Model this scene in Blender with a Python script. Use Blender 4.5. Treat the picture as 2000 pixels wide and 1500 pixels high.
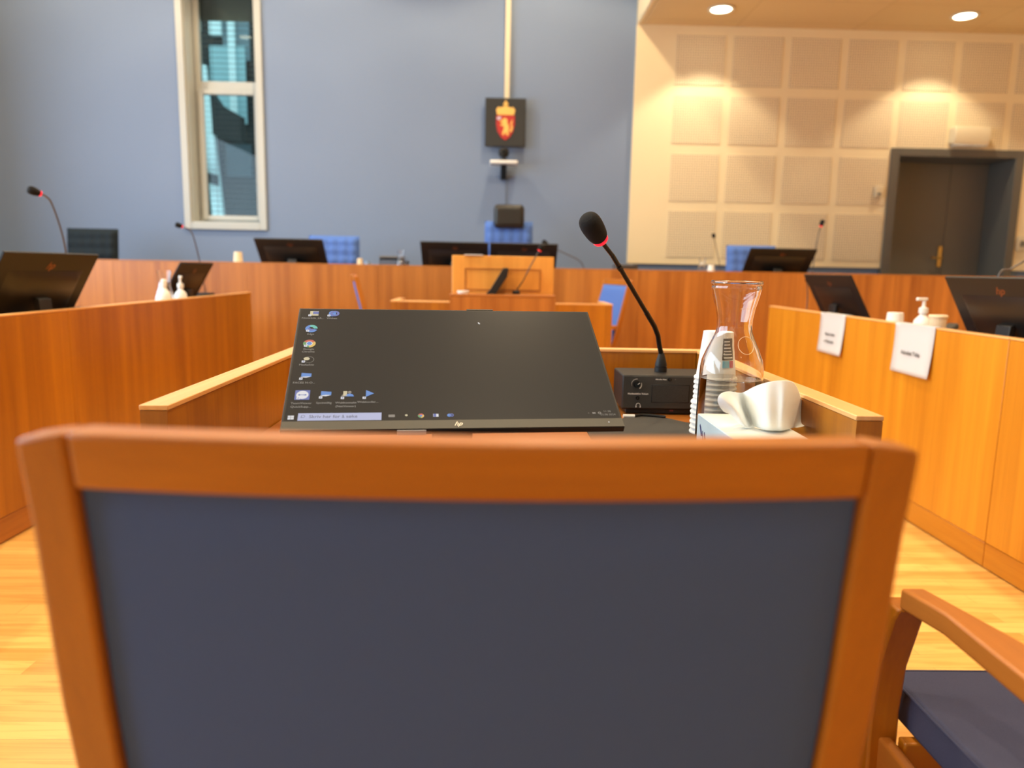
import bpy, bmesh, math, random
from mathutils import Vector, Matrix, Euler
random.seed(7)
for o in list(bpy.data.objects): bpy.data.objects.remove(o)
SC = bpy.context.scene
COL = SC.collection
PI = math.pi
R = math.radians

# ------------------------------------------------------------------ camera
EYE = Vector((0, 0, 1.08))
CR = Matrix(((0.99962, -0.01571, -0.02251), (-0.01984, 0.15326, -0.98799), (0.01897, 0.98806, 0.15289)))
FPX = 1444.0
cam = bpy.data.cameras.new('camera'); cam_o = bpy.data.objects.new('camera', cam); COL.objects.link(cam_o)
cam.sensor_width = 36; cam.lens = 36 * FPX / 2000; cam.clip_start = .02; cam.clip_end = 200
m = CR.to_4x4(); m.translation = EYE; cam_o.matrix_world = m
cam.dof.use_dof = True; cam.dof.focus_distance = 1.42; cam.dof.aperture_fstop = 2.9
SC.camera = cam_o
def at(u, v, Y):
    """point seen at photo position (u,v) on the plane y=Y"""
    r = CR @ Vector(((u - 1000) / FPX, (750 - v) / FPX, -1.0))
    return EYE + r * (Y / r.y)
def atz(u, v, z):
    r = CR @ Vector(((u - 1000) / FPX, (750 - v) / FPX, -1.0))
    return EYE + r * ((z - EYE.z) / r.z)

# ------------------------------------------------------------------ world, exposure
SC.view_settings.view_transform = 'Standard'
SC.view_settings.look = 'None'
SC.view_settings.gamma = 1
SC.view_settings.exposure = 0.0
w = bpy.data.worlds.new('sky'); SC.world = w; w.use_nodes = True
w.node_tree.nodes['Background'].inputs[0].default_value = (.62, .86, .92, 1)
w.node_tree.nodes['Background'].inputs[1].default_value = 1.9

def area_light(name, loc, rot, sx, sy, power, color):
    l = bpy.data.lights.new(name, 'AREA'); l.shape = 'RECTANGLE'; l.size = sx; l.size_y = sy
    l.energy = power; l.color = color
    o = bpy.data.objects.new(name, l); COL.objects.link(o); o.location = loc; o.rotation_euler = rot
    return o
COOL = (.62, .80, 1.0); WARM = (1.0, .85, .61)
# daylight entering through the tall windows of the left wall and the rear wall
area_light('window_daylight_left', (-5.05, 2.4, 2.1), (0, R(-90), 0), 2.4, 8.0, 370, COOL)

# ------------------------------------------------------------------ materials
def nt(name):
    mt = bpy.data.materials.new(name); mt.use_nodes = True
    t = mt.node_tree; b = t.nodes['Principled BSDF']
    return mt, t, b
def s2l(c):
    return tuple(((x / 255) / 12.92 if x / 255 <= .04045 else ((x / 255 + .055) / 1.055) ** 2.4) for x in c) + (1,)
def plain(name, c, rough=.5, metal=0, spec=.5, emit=0, noise=0, bump=0, bscale=300, coat=0):
    mt, t, b = nt(name)
    col = s2l(c)
    b.inputs['Base Color'].default_value = col
    b.inputs['Roughness'].default_value = rough
    b.inputs['Metallic'].default_value = metal
    b.inputs['Specular IOR Level'].default_value = spec
    b.inputs['Coat Weight'].default_value = coat
    if emit:
        b.inputs['Emission Color'].default_value = col; b.inputs['Emission Strength'].default_value = emit
    if noise or bump:
        tc = t.nodes.new('ShaderNodeTexCoord'); n = t.nodes.new('ShaderNodeTexNoise')
        n.inputs['Scale'].default_value = bscale; n.inputs['Detail'].default_value = 4
        t.links.new(tc.outputs['Object'], n.inputs['Vector'])
        if noise:
            mx = t.nodes.new('ShaderNodeMix'); mx.data_type = 'RGBA'
            mx.inputs[6].default_value = tuple(x * (1 - noise) for x in col[:3]) + (1,)
            mx.inputs[7].default_value = tuple(min(1, x * (1 + noise)) for x in col[:3]) + (1,)
            t.links.new(n.outputs['Fac'], mx.inputs[0]); t.links.new(mx.outputs[2], b.inputs['Base Color'])
        if bump:
            bp = t.nodes.new('ShaderNodeBump'); bp.inputs['Strength'].default_value = bump; bp.inputs['Distance'].default_value = .002
            t.links.new(n.outputs['Fac'], bp.inputs['Height']); t.links.new(bp.outputs[0], b.inputs['Normal'])
    return mt
def wood(name, dark, light, axis='Z', streak=14, rough=.38, fine=160, along=.5, coat=.15, amt=1.0, strips=0):
    """veneer: broad tonal streaks and fine pores running along one axis"""
    mt, t, b = nt(name); L = t.links.new; N = t.nodes.new
    tc = N('ShaderNodeTexCoord')
    def stretched(sc, al):
        mp = N('ShaderNodeMapping'); s = [sc, sc, sc]; s['XYZ'.index(axis)] = al
        mp.inputs['Scale'].default_value = s; L(tc.outputs['Object'], mp.inputs['Vector']); return mp
    m1 = stretched(streak, along); n1 = N('ShaderNodeTexNoise'); n1.inputs['Scale'].default_value = 1; n1.inputs['Detail'].default_value = 3; n1.inputs['Distortion'].default_value = .4
    L(m1.outputs[0], n1.inputs['Vector'])
    m2 = stretched(fine, along * 8); n2 = N('ShaderNodeTexNoise'); n2.inputs['Scale'].default_value = 1; n2.inputs['Detail'].default_value = 5
    L(m2.outputs[0], n2.inputs['Vector'])
    m3 = stretched(2.2, .15); n3 = N('ShaderNodeTexNoise'); n3.inputs['Scale'].default_value = 1; n3.inputs['Detail'].default_value = 1
    L(m3.outputs[0], n3.inputs['Vector'])
    a = N('ShaderNodeMath'); a.operation = 'MULTIPLY_ADD'; a.inputs[1].default_value = .28; L(n2.outputs['Fac'], a.inputs[0])
    m = N('ShaderNodeMath'); m.operation = 'MULTIPLY_ADD'; m.inputs[1].default_value = .75; L(n1.outputs['Fac'], m.inputs[0])
    m4 = N('ShaderNodeMath'); m4.operation = 'MULTIPLY'; m4.inputs[1].default_value = .5; L(n3.outputs['Fac'], m4.inputs[0])
    L(m4.outputs[0], m.inputs[2]); L(m.outputs[0], a.inputs[2])
    rp = N('ShaderNodeValToRGB'); rp.color_ramp.elements[0].position = .76 - .26 * amt; rp.color_ramp.elements[1].position = .76 + .26 * amt
    rp.color_ramp.elements[0].color = s2l(dark); rp.color_ramp.elements[1].color = s2l(light)
    L(a.outputs[0], rp.inputs[0]); L(rp.outputs[0], b.inputs['Base Color'])
    b.inputs['Roughness'].default_value = rough; b.inputs['Coat Weight'].default_value = coat; b.inputs['Coat Roughness'].default_value = .25
    bp = N('ShaderNodeBump'); bp.inputs['Strength'].default_value = .06; bp.inputs['Distance'].default_value = .001
    L(n2.outputs['Fac'], bp.inputs['Height']); L(bp.outputs[0], b.inputs['Normal'])
    return mt
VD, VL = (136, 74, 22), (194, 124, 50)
M = {}
M['veneer'] = wood('cherry_veneer_upright', VD, VL, 'Z')
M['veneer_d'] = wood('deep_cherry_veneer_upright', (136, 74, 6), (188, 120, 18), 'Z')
M['veneer_y'] = wood('cherry_veneer_lengthwise', VD, VL, 'Y')
M['veneer_x'] = wood('cherry_veneer_crosswise', VD, VL, 'X')
M['veneer_lit'] = wood('lit_cherry_veneer_upright', (172, 102, 12), (218, 150, 36), 'Z', amt=1.3)  # cherry veneer of the right desk, its brighter lighting put into the colour
M['veneer_p'] = wood('pale_veneer_upright', (202, 130, 46), (232, 166, 74), 'Z', amt=1.3)
M['lip_y'] = wood('pale_edge_strip', (226, 160, 90), (246, 196, 130), 'Y', streak=40)
M['lip_x'] = wood('pale_edge_strip_cross', (226, 160, 90), (246, 196, 130), 'X', streak=40)
M['core'] = plain('edge_end_grain', (226, 156, 90), .6, noise=.08, bscale=90)
M['chairwood'] = wood('stained_beech', (146, 80, 3), (180, 106, 8), 'Z', streak=22, rough=.42, coat=.1, amt=1.2)
M['chairwood_x'] = wood('stained_beech_cross', (152, 84, 4), (188, 112, 10), 'X', streak=22, rough=.42, coat=.1, amt=1.2)
M['chairwood_y'] = wood('stained_beech_length', (150, 86, 28), (184, 112, 42), 'Y', streak=22, rough=.36, coat=.2, amt=1.2)
M['black'] = plain('black_plastic', (26, 26, 25), .42)
M['satin'] = plain('dark_satin_plastic', (32, 31, 31), .5, spec=.3, noise=.05, bscale=400)
M['glossblack'] = plain('gloss_black', (12, 12, 12), .12)
M['grey'] = plain('grey_metal', (120, 118, 112), .35, .7)
M['neck'] = plain('gooseneck_grey', (96, 92, 90), .35, .8)
M['neckblack'] = plain('gooseneck_black', (22, 21, 21), .38, .3)
M['foam'] = plain('windscreen_foam', (14, 15, 18), .95, bump=.8, bscale=900)
M['redring'] = plain('red_light_ring', (255, 40, 60), .3, emit=1.0)
M['white'] = plain('white_plastic', (232, 232, 228), .4)
M['cream'] = plain('cream_plastic', (222, 208, 176), .5)
M['paper'] = plain('white_paper', (204, 208, 214), .75)
M['cup'] = plain('white_paper_cup', (238, 238, 234), .6)
M['cupcream'] = plain('cream_cup', (240, 218, 180), .6)
M['ink'] = plain('printed_ink', (60, 62, 68), .8)
M['whiteink'] = plain('white_print', (225, 225, 220), .6)
M['redink'] = plain('dull_red_print', (120, 40, 48), .6)
M['copper'] = plain('copper_logo', (128, 80, 58), .35, .6)
M['silver'] = plain('silver_logo', (220, 214, 204), .3, .5)
M['brass'] = plain('brass', (190, 156, 90), .3, .9)
M['doorpaint'] = plain('dark_grey_door_paint', (112, 106, 94), .5, noise=.03, bscale=20)
M['framepaint'] = plain('door_frame_grey', (96, 92, 84), .5)
M['winpaint'] = plain('window_cream_paint', (184, 186, 180), .45)
M['blue'] = plain('blue_wool_fabric', (76, 98, 152), .95, spec=.15, noise=.12, bump=.5, bscale=1200)
M['seatblue'] = plain('dark_blue_wool_fabric', (72, 76, 102), .95, spec=.15, noise=.25, bump=.6, bscale=900)
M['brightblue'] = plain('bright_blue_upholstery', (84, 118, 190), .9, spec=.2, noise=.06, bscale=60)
M['teal'] = plain('dark_teal_upholstery', (14, 27, 33), .8, spec=.3, noise=.1, bscale=60)
M['leather'] = plain('black_headrest_leather', (34, 33, 30), .4)
M['ceil'] = plain('warm_ceiling_tile', (226, 200, 150), .85, noise=.03, bscale=6)
M['ceil_hi'] = plain('pale_ceiling', (214, 210, 200), .9)
M['clad'] = plain('cream_cladding', (238, 220, 180), .6, noise=.02, bscale=5)
M['podium'] = plain('grey_podium_carpet', (110, 112, 120), .95)
M['tissue'] = plain('white_tissue', (244, 250, 250), .9)
M['tissue'].node_tree.nodes['Principled BSDF'].inputs['Subsurface Weight'].default_value = .15
M['tissue'].node_tree.nodes['Principled BSDF'].inputs['Subsurface Radius'].default_value = (.01, .01, .01)
M['boxcard'] = plain('white_cardboard', (234, 234, 226), .6)
M['boxblue'] = plain('pale_blue_cardboard', (196, 220, 232), .6)
M['boxnavy'] = plain('navy_print', (40, 50, 110), .6)
M['mat'] = plain('dark_felt_mat', (60, 58, 54), .95, noise=.25, bump=.7, bscale=700)
M['emblemboard'] = plain('black_emblem_board', (36, 38, 38), .5)
M['gold'] = plain('heraldic_gold', (240, 190, 100), .45, .1)
M['red'] = plain('heraldic_red', (178, 40, 36), .5)
M['steelblue'] = plain('silver_blue', (200, 196, 214), .4)

def wall_mat():
    mt, t, b = nt('blue_grey_wall_paint'); L = t.links.new; N = t.nodes.new
    tc = N('ShaderNodeTexCoord'); n = N('ShaderNodeTexNoise'); n.inputs['Scale'].default_value = .8; n.inputs['Detail'].default_value = 2
    L(tc.outputs['Object'], n.inputs['Vector'])
    mx = N('ShaderNodeMix'); mx.data_type = 'RGBA'; mx.inputs[6].default_value = s2l((119, 136, 163)); mx.inputs[7].default_value = s2l((127, 144, 171))
    L(n.outputs['Fac'], mx.inputs[0]); L(mx.outputs[2], b.inputs['Base Color']); b.inputs['Roughness'].default_value = .7
    b.inputs['Specular IOR Level'].default_value = .3
    return mt
M['wall'] = wall_mat()
def floor_mat():
    mt, t, b = nt('maple_parquet'); L = t.links.new; N = t.nodes.new
    tc = N('ShaderNodeTexCoord'); br = N('ShaderNodeTexBrick')
    br.offset = .37; br.inputs['Scale'].default_value = 1; br.inputs['Brick Width'].default_value = .62; br.inputs['Row Height'].default_value = .068
    br.inputs['Mortar Size'].default_value = .0006; br.inputs['Mortar Smooth'].default_value = .3
    br.inputs['Color1'].default_value = s2l((222, 166, 84)); br.inputs['Color2'].default_value = s2l((242, 198, 114)); br.inputs['Mortar'].default_value = s2l((176, 122, 62))
    L(tc.outputs['Object'], br.inputs['Vector'])
    mp = N('ShaderNodeMapping'); mp.inputs['Scale'].default_value = (2.2, 30, 1); L(tc.outputs['Object'], mp.inputs['Vector'])
    n = N('ShaderNodeTexNoise'); n.inputs['Scale'].default_value = 1; n.inputs['Detail'].default_value = 4; n.inputs['Distortion'].default_value = 1.6; L(mp.outputs[0], n.inputs['Vector'])
    rp = N('ShaderNodeValToRGB'); rp.color_ramp.elements[0].position = .38; rp.color_ramp.elements[0].color = (.70, .60, .46, 1); rp.color_ramp.elements[1].position = .56; rp.color_ramp.elements[1].color = (1, 1, 1, 1)
    L(n.outputs['Fac'], rp.inputs[0])
    mx = N('ShaderNodeMix'); mx.data_type = 'RGBA'; mx.blend_type = 'MULTIPLY'; mx.inputs[0].default_value = .55
    L(br.outputs['Color'], mx.inputs[6]); L(rp.outputs[0], mx.inputs[7]); L(mx.outputs[2], b.inputs['Base Color'])
    b.inputs['Roughness'].default_value = .38; b.inputs['Coat Weight'].default_value = .2; b.inputs['Coat Roughness'].default_value = .3
    return mt
M['floor'] = floor_mat()
def perf_mat():
    mt, t, b = nt('perforated_plaster'); L = t.links.new; N = t.nodes.new
    tc = N('ShaderNodeTexCoord'); sp = N('ShaderNodeSeparateXYZ'); L(tc.outputs['Object'], sp.inputs[0])
    outs = []
    for k in ('X', 'Z'):
        a = N('ShaderNodeMath'); a.operation = 'PINGPONG'; a.inputs[1].default_value = .0125; L(sp.outputs[k], a.inputs[0])
        c = N('ShaderNodeMath'); c.operation = 'POWER'; c.inputs[1].default_value = 2; L(a.outputs[0], c.inputs[0]); outs.append(c)
    ad = N('ShaderNodeMath'); ad.operation = 'ADD'; L(outs[0].outputs[0], ad.inputs[0]); L(outs[1].outputs[0], ad.inputs[1])
    lt = N('ShaderNodeMath'); lt.operation = 'LESS_THAN'; lt.inputs[1].default_value = .0062 ** 2; L(ad.outputs[0], lt.inputs[0])
    mx = N('ShaderNodeMix'); mx.data_type = 'RGBA'; mx.inputs[6].default_value = s2l((232, 214, 178)); mx.inputs[7].default_value = s2l((150, 134, 108))
    L(lt.outputs[0], mx.inputs[0]); L(mx.outputs[2], b.inputs['Base Color']); b.inputs['Roughness'].default_value = .7
    return mt
M['perf'] = perf_mat()
def ceil_grid():
    mt, t, b = nt('warm_ceiling_with_joints'); L = t.links.new; N = t.nodes.new
    tc = N('ShaderNodeTexCoord'); br = N('ShaderNodeTexBrick'); br.offset = 0
    br.inputs['Scale'].default_value = 1; br.inputs['Brick Width'].default_value = 1.2; br.inputs['Row Height'].default_value = .6; br.inputs['Mortar Size'].default_value = .003
    br.inputs['Color1'].default_value = s2l((228, 204, 158)); br.inputs['Color2'].default_value = s2l((224, 200, 152)); br.inputs['Mortar'].default_value = s2l((196, 168, 118))
    L(tc.outputs['Object'], br.inputs['Vector']); L(br.outputs['Color'], b.inputs['Base Color']); b.inputs['Roughness'].default_value = .85
    return mt
M['ceilgrid'] = ceil_grid()
def glass(name, tint=(1, 1, 1), ior=1.45, edge=.35, rough=.0):
    """thin-walled clear glass: see-through with fresnel reflection and slightly darker rims"""
    mt, t, b = nt(name); L = t.links.new; N = t.nodes.new; out = t.nodes['Material Output']; t.nodes.remove(b)
    tr = N('ShaderNodeBsdfTransparent'); gl = N('ShaderNodeBsdfGlossy'); gl.inputs['Roughness'].default_value = rough
    lw = N('ShaderNodeLayerWeight'); lw.inputs['Blend'].default_value = edge
    rp = N('ShaderNodeValToRGB'); rp.color_ramp.elements[0].position = .45; rp.color_ramp.elements[0].color = tint + (1,)
    rp.color_ramp.elements[1].position = 1; rp.color_ramp.elements[1].color = tuple(x * .8 for x in tint) + (1,)
    L(lw.outputs['Facing'], rp.inputs[0]); L(rp.outputs[0], tr.inputs['Color'])
    fr_ = N('ShaderNodeFresnel'); fr_.inputs['IOR'].default_value = ior
    mx = N('ShaderNodeMixShader'); L(fr_.outputs[0], mx.inputs[0]); L(tr.outputs[0], mx.inputs[1]); L(gl.outputs[0], mx.inputs[2]); L(mx.outputs[0], out.inputs['Surface'])
    return mt
def solid_glass(name):
    mt, t, b = nt(name); b.inputs['Transmission Weight'].default_value = 1; b.inputs['IOR'].default_value = 1.47; b.inputs['Roughness'].default_value = 0
    b.inputs['Base Color'].default_value = (.99, .995, .995, 1); return mt
M['glass'] = solid_glass('clear_glass')
M['water'] = glass('water', (.95, .93, .88), 1.25, .2)
M['pane'] = glass('window_glass', (.88, .95, .94), 1.3, .1)
M['slat'] = plain('dark_blind_slat', (72, 76, 74), .5)
M['outdark'] = plain('outside_dark_facade', (30, 34, 34), .7)
M['outlight'] = plain('outside_pale_panel', (214, 232, 232), .6)
M['outmid'] = plain('outside_grey_panel', (110, 130, 138), .7)
def screen_mat():
    mt, t, b = nt('screen_dark_desktop'); b.inputs['Base Color'].default_value = (.012, .012, .012, 1)
    b.inputs['Roughness'].default_value = .32
    b.inputs['Emission Color'].default_value = s2l((58, 54, 49)); b.inputs['Emission Strength'].default_value = .6; b.inputs['Specular IOR Level'].default_value = .1
    return mt
M['screen'] = screen_mat()
def em(name, c, s=.8):
    mt, t, b = nt(name); b.inputs['Base Color'].default_value = (0.02, .02, .02, 1); b.inputs['Emission Color'].default_value = s2l(c); b.inputs['Emission Strength'].default_value = s; return mt
E = {k: em('screen_' + k, c) for k, c in dict(white=(225, 228, 235), blue=(40, 130, 215), navy=(60, 95, 180), search=(176, 186, 226), teal=(60, 190, 180), green=(70, 150, 90), red=(205, 70, 60), yellow=(225, 185, 90), grey=(120, 118, 116), tan=(205, 195, 160), dim=(150, 148, 145), ink=(90, 96, 125)).items()}
M['lamp'] = em('downlight_glow', (255, 240, 205), 14)

# ------------------------------------------------------------------ mesh builder
class MB:
    def __init__(s): s.v = []; s.f = []; s.mi = []; s.mats = []
    def _m(s, m):
        if m is None: return 0
        if m not in s.mats: s.mats.append(m)
        return s.mats.index(m)
    def add(s, vs, fs, m=None, T=None):
        o = len(s.v); k = s._m(m)
        for v in vs:
            v = Vector(v)
            s.v.append(T @ v if T is not None else v)
        for f in fs: s.f.append([i + o for i in f]); s.mi.append(k)
        return s
    def box(s, x0, x1, y0, y1, z0, z1, m=None, T=None):
        vs = [(x, y, z) for z in (z0, z1) for y in (y0, y1) for x in (x0, x1)]
        return s.add(vs, [(0, 2, 3, 1), (4, 5, 7, 6), (0, 1, 5, 4), (2, 6, 7, 3), (0, 4, 6, 2), (1, 3, 7, 5)], m, T)
    def prism(s, poly, a, b, axis='y', m=None, T=None):
        """2-D outline extruded from a to b; axis y: outline in xz, axis z: outline in xy, axis x: outline in yz"""
        def mk(p, q):
            return {'y': (p[0], q, p[1]), 'z': (p[0], p[1], q), 'x': (q, p[0], p[1])}[axis]
        n = len(poly); vs = [mk(p, a) for p in poly] + [mk(p, b) for p in poly]
        fs = [tuple(range(n - 1, -1, -1)), tuple(range(n, 2 * n))] + [(i, (i + 1) % n, (i + 1) % n + n, i + n) for i in range(n)]
        return s.add(vs, fs, m, T)
    def lathe(s, prof, n=32, m=None, T=None, closed=False, cap=True):
        vs = []; fs = []
        for r, z in prof:
            for i in range(n):
                a = 2 * PI * i / n; vs.append((r * math.cos(a), r * math.sin(a), z))
        k = len(prof)
        for j in range(k - 1 + (1 if closed else 0)):
            j2 = (j + 1) % k
            for i in range(n): fs.append((j * n + i, j * n + (i + 1) % n, j2 * n + (i + 1) % n, j2 * n + i))
        if cap and not closed:
            fs.append(tuple(range(n - 1, -1, -1))); fs.append(tuple((k - 1) * n + i for i in range(n)))
        return s.add(vs, fs, m, T)
    def tube(s, pts, rad, n=12, m=None, T=None, flat=1.0):
        pts = [Vector(p) for p in pts]; vs = []; fs = []
        if not isinstance(rad, (list, tuple)): rad = [rad] * len(pts)
        up = None
        for i, p in enumerate(pts):
            d = (pts[min(i + 1, len(pts) - 1)] - pts[max(i - 1, 0)]).normalized()
            if up is None:
                up = Vector((0, 0, 1)) if abs(d.z) < .9 else Vector((1, 0, 0))
            a = d.cross(up).normalized(); up = a.cross(d).normalized(); b = up
            for k in range(n):
                t = 2 * PI * k / n; vs.append(p + (a * math.cos(t) + b * math.sin(t) * flat) * rad[i])
        for i in range(len(pts) - 1):
            for k in range(n): fs.append((i * n + k, i * n + (k + 1) % n, (i + 1) * n + (k + 1) % n, (i + 1) * n + k))
        fs.append(tuple(range(n - 1, -1, -1))); fs.append(tuple((len(pts) - 1) * n + k for k in range(n)))
        return s.add(vs, fs, m, T)
    def grid(s, rows, m=None, T=None):
        nr = len(rows); nc = len(rows[0]); vs = [p for r in rows for p in r]
        fs = [(i * nc + j, i * nc + j + 1, (i + 1) * nc + j + 1, (i + 1) * nc + j) for i in range(nr - 1) for j in range(nc - 1)]
        return s.add(vs, fs, m, T)
    def build(s, name, m=None, parent=None, bevel=0, seg=2, smooth=True, angle=35, subd=0, solid=0, loc=None):
        me = bpy.data.meshes.new(name); me.from_pydata([tuple(v) for v in s.v], [], s.f)
        bm = bmesh.new(); bm.from_mesh(me); bmesh.ops.recalc_face_normals(bm, faces=bm.faces); bm.to_mesh(me); bm.free()
        mats = s.mats if s.mats else [m]
        for x in mats: me.materials.append(x)
        if s.mats:
            for p, k in zip(me.polygons, s.mi): p.material_index = k
        if smooth:
            me.polygons.foreach_set('use_smooth', [True] * len(me.polygons)); me.set_sharp_from_angle(angle=R(angle))
        o = bpy.data.objects.new(name, me); COL.objects.link(o)
        if solid: md = o.modifiers.new('s', 'SOLIDIFY'); md.thickness = solid; md.offset = 0
        if bevel: md = o.modifiers.new('b', 'BEVEL'); md.width = bevel; md.segments = seg; md.limit_method = 'ANGLE'; md.angle_limit = R(40)
        if subd: md = o.modifiers.new('d', 'SUBSURF'); md.levels = subd; md.render_levels = subd
        if parent is not None: o.parent = parent
        if loc is not None: o.location = loc
        return o
def box(name, x0, x1, y0, y1, z0, z1, m, parent=None, bevel=0.0):
    return MB().box(x0, x1, y0, y1, z0, z1).build(name, m, parent, bevel)
def text_mesh(txt, size, font_shear=0, align='CENTER', ext=0.0002, bold=0):
    c = bpy.data.curves.new('t', 'FONT'); c.body = txt; c.size = size; c.align_x = align; c.align_y = 'CENTER'; c.extrude = ext; c.shear = font_shear; c.offset = bold
    c.resolution_u = 3
    o = bpy.data.objects.new('t', c); COL.objects.link(o)
    dg = bpy.context.evaluated_depsgraph_get(); me = bpy.data.meshes.new_from_object(o.evaluated_get(dg))
    vs = [v.co.copy() for v in me.vertices]; fs = [tuple(p.vertices) for p in me.polygons]
    bpy.data.objects.remove(o); bpy.data.meshes.remove(me)
    return vs, fs
def add_text(mb, txt, size, T, m=None, shear=0, align='CENTER', bold=0, ext=.0002):
    vs, fs = text_mesh(txt, size, shear, align, ext, bold); mb.add(vs, fs, m, T)
def tag(o, label=None, cat=None, group=None, kind=None):
    if label: o['label'] = label
    if cat: o['category'] = cat
    if group: o['group'] = group
    if kind: o['kind'] = kind
    return o
def empty(name, loc=(0, 0, 0), rz=0, label=None, cat=None, group=None):
    o = bpy.data.objects.new(name, None); COL.objects.link(o); o.location = loc; o.rotation_euler = (0, 0, rz); o.empty_display_size = .05
    return tag(o, label, cat, group)
KIDS = {}
def children(o): return [c for c in COL.objects if c.parent == o]
def copy_tree(o, parent=None):
    c = o.copy(); COL.objects.link(c)
    if parent is not None: c.parent = parent
    for ch in children(o): copy_tree(ch, c)
    return c
def place(proto, first, loc, rz, label, group=None, scale=1):
    o = proto if first else copy_tree(proto)
    o.location = loc; o.rotation_euler = (0, 0, rz); o.scale = (scale,) * 3
    if 'group' in o and not group: del o['group']
    tag(o, label, None, group); return o
def TR(x=0, y=0, z=0, rx=0, ry=0, rz=0):
    return Matrix.Translation((x, y, z)) @ Euler((rx, ry, rz)).to_matrix().to_4x4()
def struct(o): o['kind'] = 'structure'; return o

# ================================================================== SETTING
YB = 8.0; XL, XR, YF = -5.3, 7.4, -4.2; ZL, ZH = 3.57, 4.7; XS = 1.385
struct(box('floor', XL, XR, YF, YB, -.05, 0, M['floor']))
# podium the judges sit on
struct(MB().box(XL, XR, 6.34, YB, .002, .30).build('trim_3', M['podium']))
# back wall with window opening and door opening
WX0, WX1, WZ0, WZ1 = -3.215, -2.475, 1.50, 4.3
DX0, DX1, DZ = 4.14, 5.50, 2.385
mb = MB()
mb.box(XL, WX0, YB, YB + .45, -.05, ZH); mb.box(WX0, WX1, YB, YB + .45, -.05, WZ0); mb.box(WX0, WX1, YB, YB + .45, WZ1, ZH)
mb.box(WX1, DX0, YB, YB + .45, -.05, ZH); mb.box(DX0, DX1, YB, YB + .45, DZ, ZH); mb.box(DX1, XR, YB, YB + .45, -.05, ZH)
struct(mb.build('wall_back', M['wall'], smooth=False))
# left wall with tall windows
mb = MB(); wins = [(-1.4, .2), (1.3, 2.9), (4.0, 5.6)]
edges = [YF] + [e for wv in wins for e in wv] + [YB]
for i in range(0, len(edges), 2): mb.box(XL - .3, XL, edges[i], edges[i + 1], -.05, ZH)
for a, b_ in wins: mb.box(XL - .3, XL, a, b_, -.05, .9); mb.box(XL - .3, XL, a, b_, 3.3, ZH)
struct(mb.build('wall_left', M['wall'], smooth=False))
struct(box('wall_right', XR, XR + .2, YF, YB, -.05, ZH, M['clad']))
struct(box('wall_rear', XL, XR, YF - .2, YF, -.05, ZH, M['ceil_hi']))
mb = MB().box(XL, XS, YF, YB + .45, ZH, ZH + .1)
struct(mb.build('ceiling', M['ceil_hi'], smooth=False))
mb = MB().box(XS + .06, XR, YF, YB, ZL, ZL + .1, M['ceilgrid']); mb.box(XS, XS + .06, YF, YB, ZL, ZH, M['clad'])
mb.box(XS - .0, XR, YF, YB + .45, ZH, ZH + .1, M['clad'])
o = mb.build('ceiling', None, smooth=False, bevel=.015); struct(o)

for i, (a, b_) in enumerate(wins):
    f = empty('window_%d' % (i + 2), (XL, (a + b_) / 2, .9)); struct(f)
    mb = MB(); hw = (b_ - a) / 2
    mb.box(-.12, -.04, -hw, -hw + .06, 0, 2.4); mb.box(-.12, -.04, hw - .06, hw, 0, 2.4); mb.box(-.12, -.04, -hw + .06, hw - .06, 0, .06); mb.box(-.12, -.04, -hw + .06, hw - .06, 2.34, 2.4)
    mb.build('window_frame', M['winpaint'], f)
    box('pane', -.09, -.08, -hw + .06, hw - .06, .06, 2.34, M['pane'], f)

# window of the back wall
wr = empty('window_1', (WX0, YB, WZ0)); struct(wr)
ww = WX1 - WX0; wh = WZ1 - WZ0
mb = MB()
def fr(mb, x0, x1, z0, z1, y0, y1, wd):
    mb.box(x0, x0 + wd, y0, y1, z0, z1); mb.box(x1 - wd, x1, y0, y1, z0, z1); mb.box(x0 + wd, x1 - wd, y0, y1, z0, z0 + wd); mb.box(x0 + wd, x1 - wd, y0, y1, z1 - wd, z1)
fr(mb, -.065, ww + .05, -.062, wh + .05, -.03, .0, .07)
mb.build('architrave', M['winpaint'], wr, bevel=.004)
mb = MB(); mb.box(0.001, .018, 0, .2, 0, wh); mb.box(ww - .018, ww - .001, 0, .2, 0, wh); mb.box(.018, ww - .018, 0, .2, .001, .018)
mb.build('reveal', M['winpaint'], wr)
mb = MB(); fr(mb, .02, ww - .02, .02, wh, .20, .28, .055); mb.box(.075, ww - .075, .20, .28, 1.37, 1.47)
mb.build('window_frame', M['winpaint'], wr, bevel=.006)
mb = MB(); fr(mb, .055, ww - .055, .045, 1.385, .17, .22, .05)
mb.build('sash', M['winpaint'], wr, bevel=.006)
box('pane', .08, ww - .08, .235, .243, .08, 1.38, M['pane'], wr)
box('pane', .08, ww - .08, .235, .243, 1.46, wh - .06, M['pane'], wr)
mb = MB()
z = .04
while z < wh - .05:
    mb.box(.02, ww - .02, -.02, .02, -.0012, .0012, None, TR(0, .36, z, R(10 if z + WZ0 < 3.62 else 78))); z += .055 if z + WZ0 < 3.62 else .037
for x in (.16, ww - .14): mb.box(x - .002, x + .002, .33, .334, .02, wh)
mb.build('blind', M['slat'], wr, smooth=False)
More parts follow.
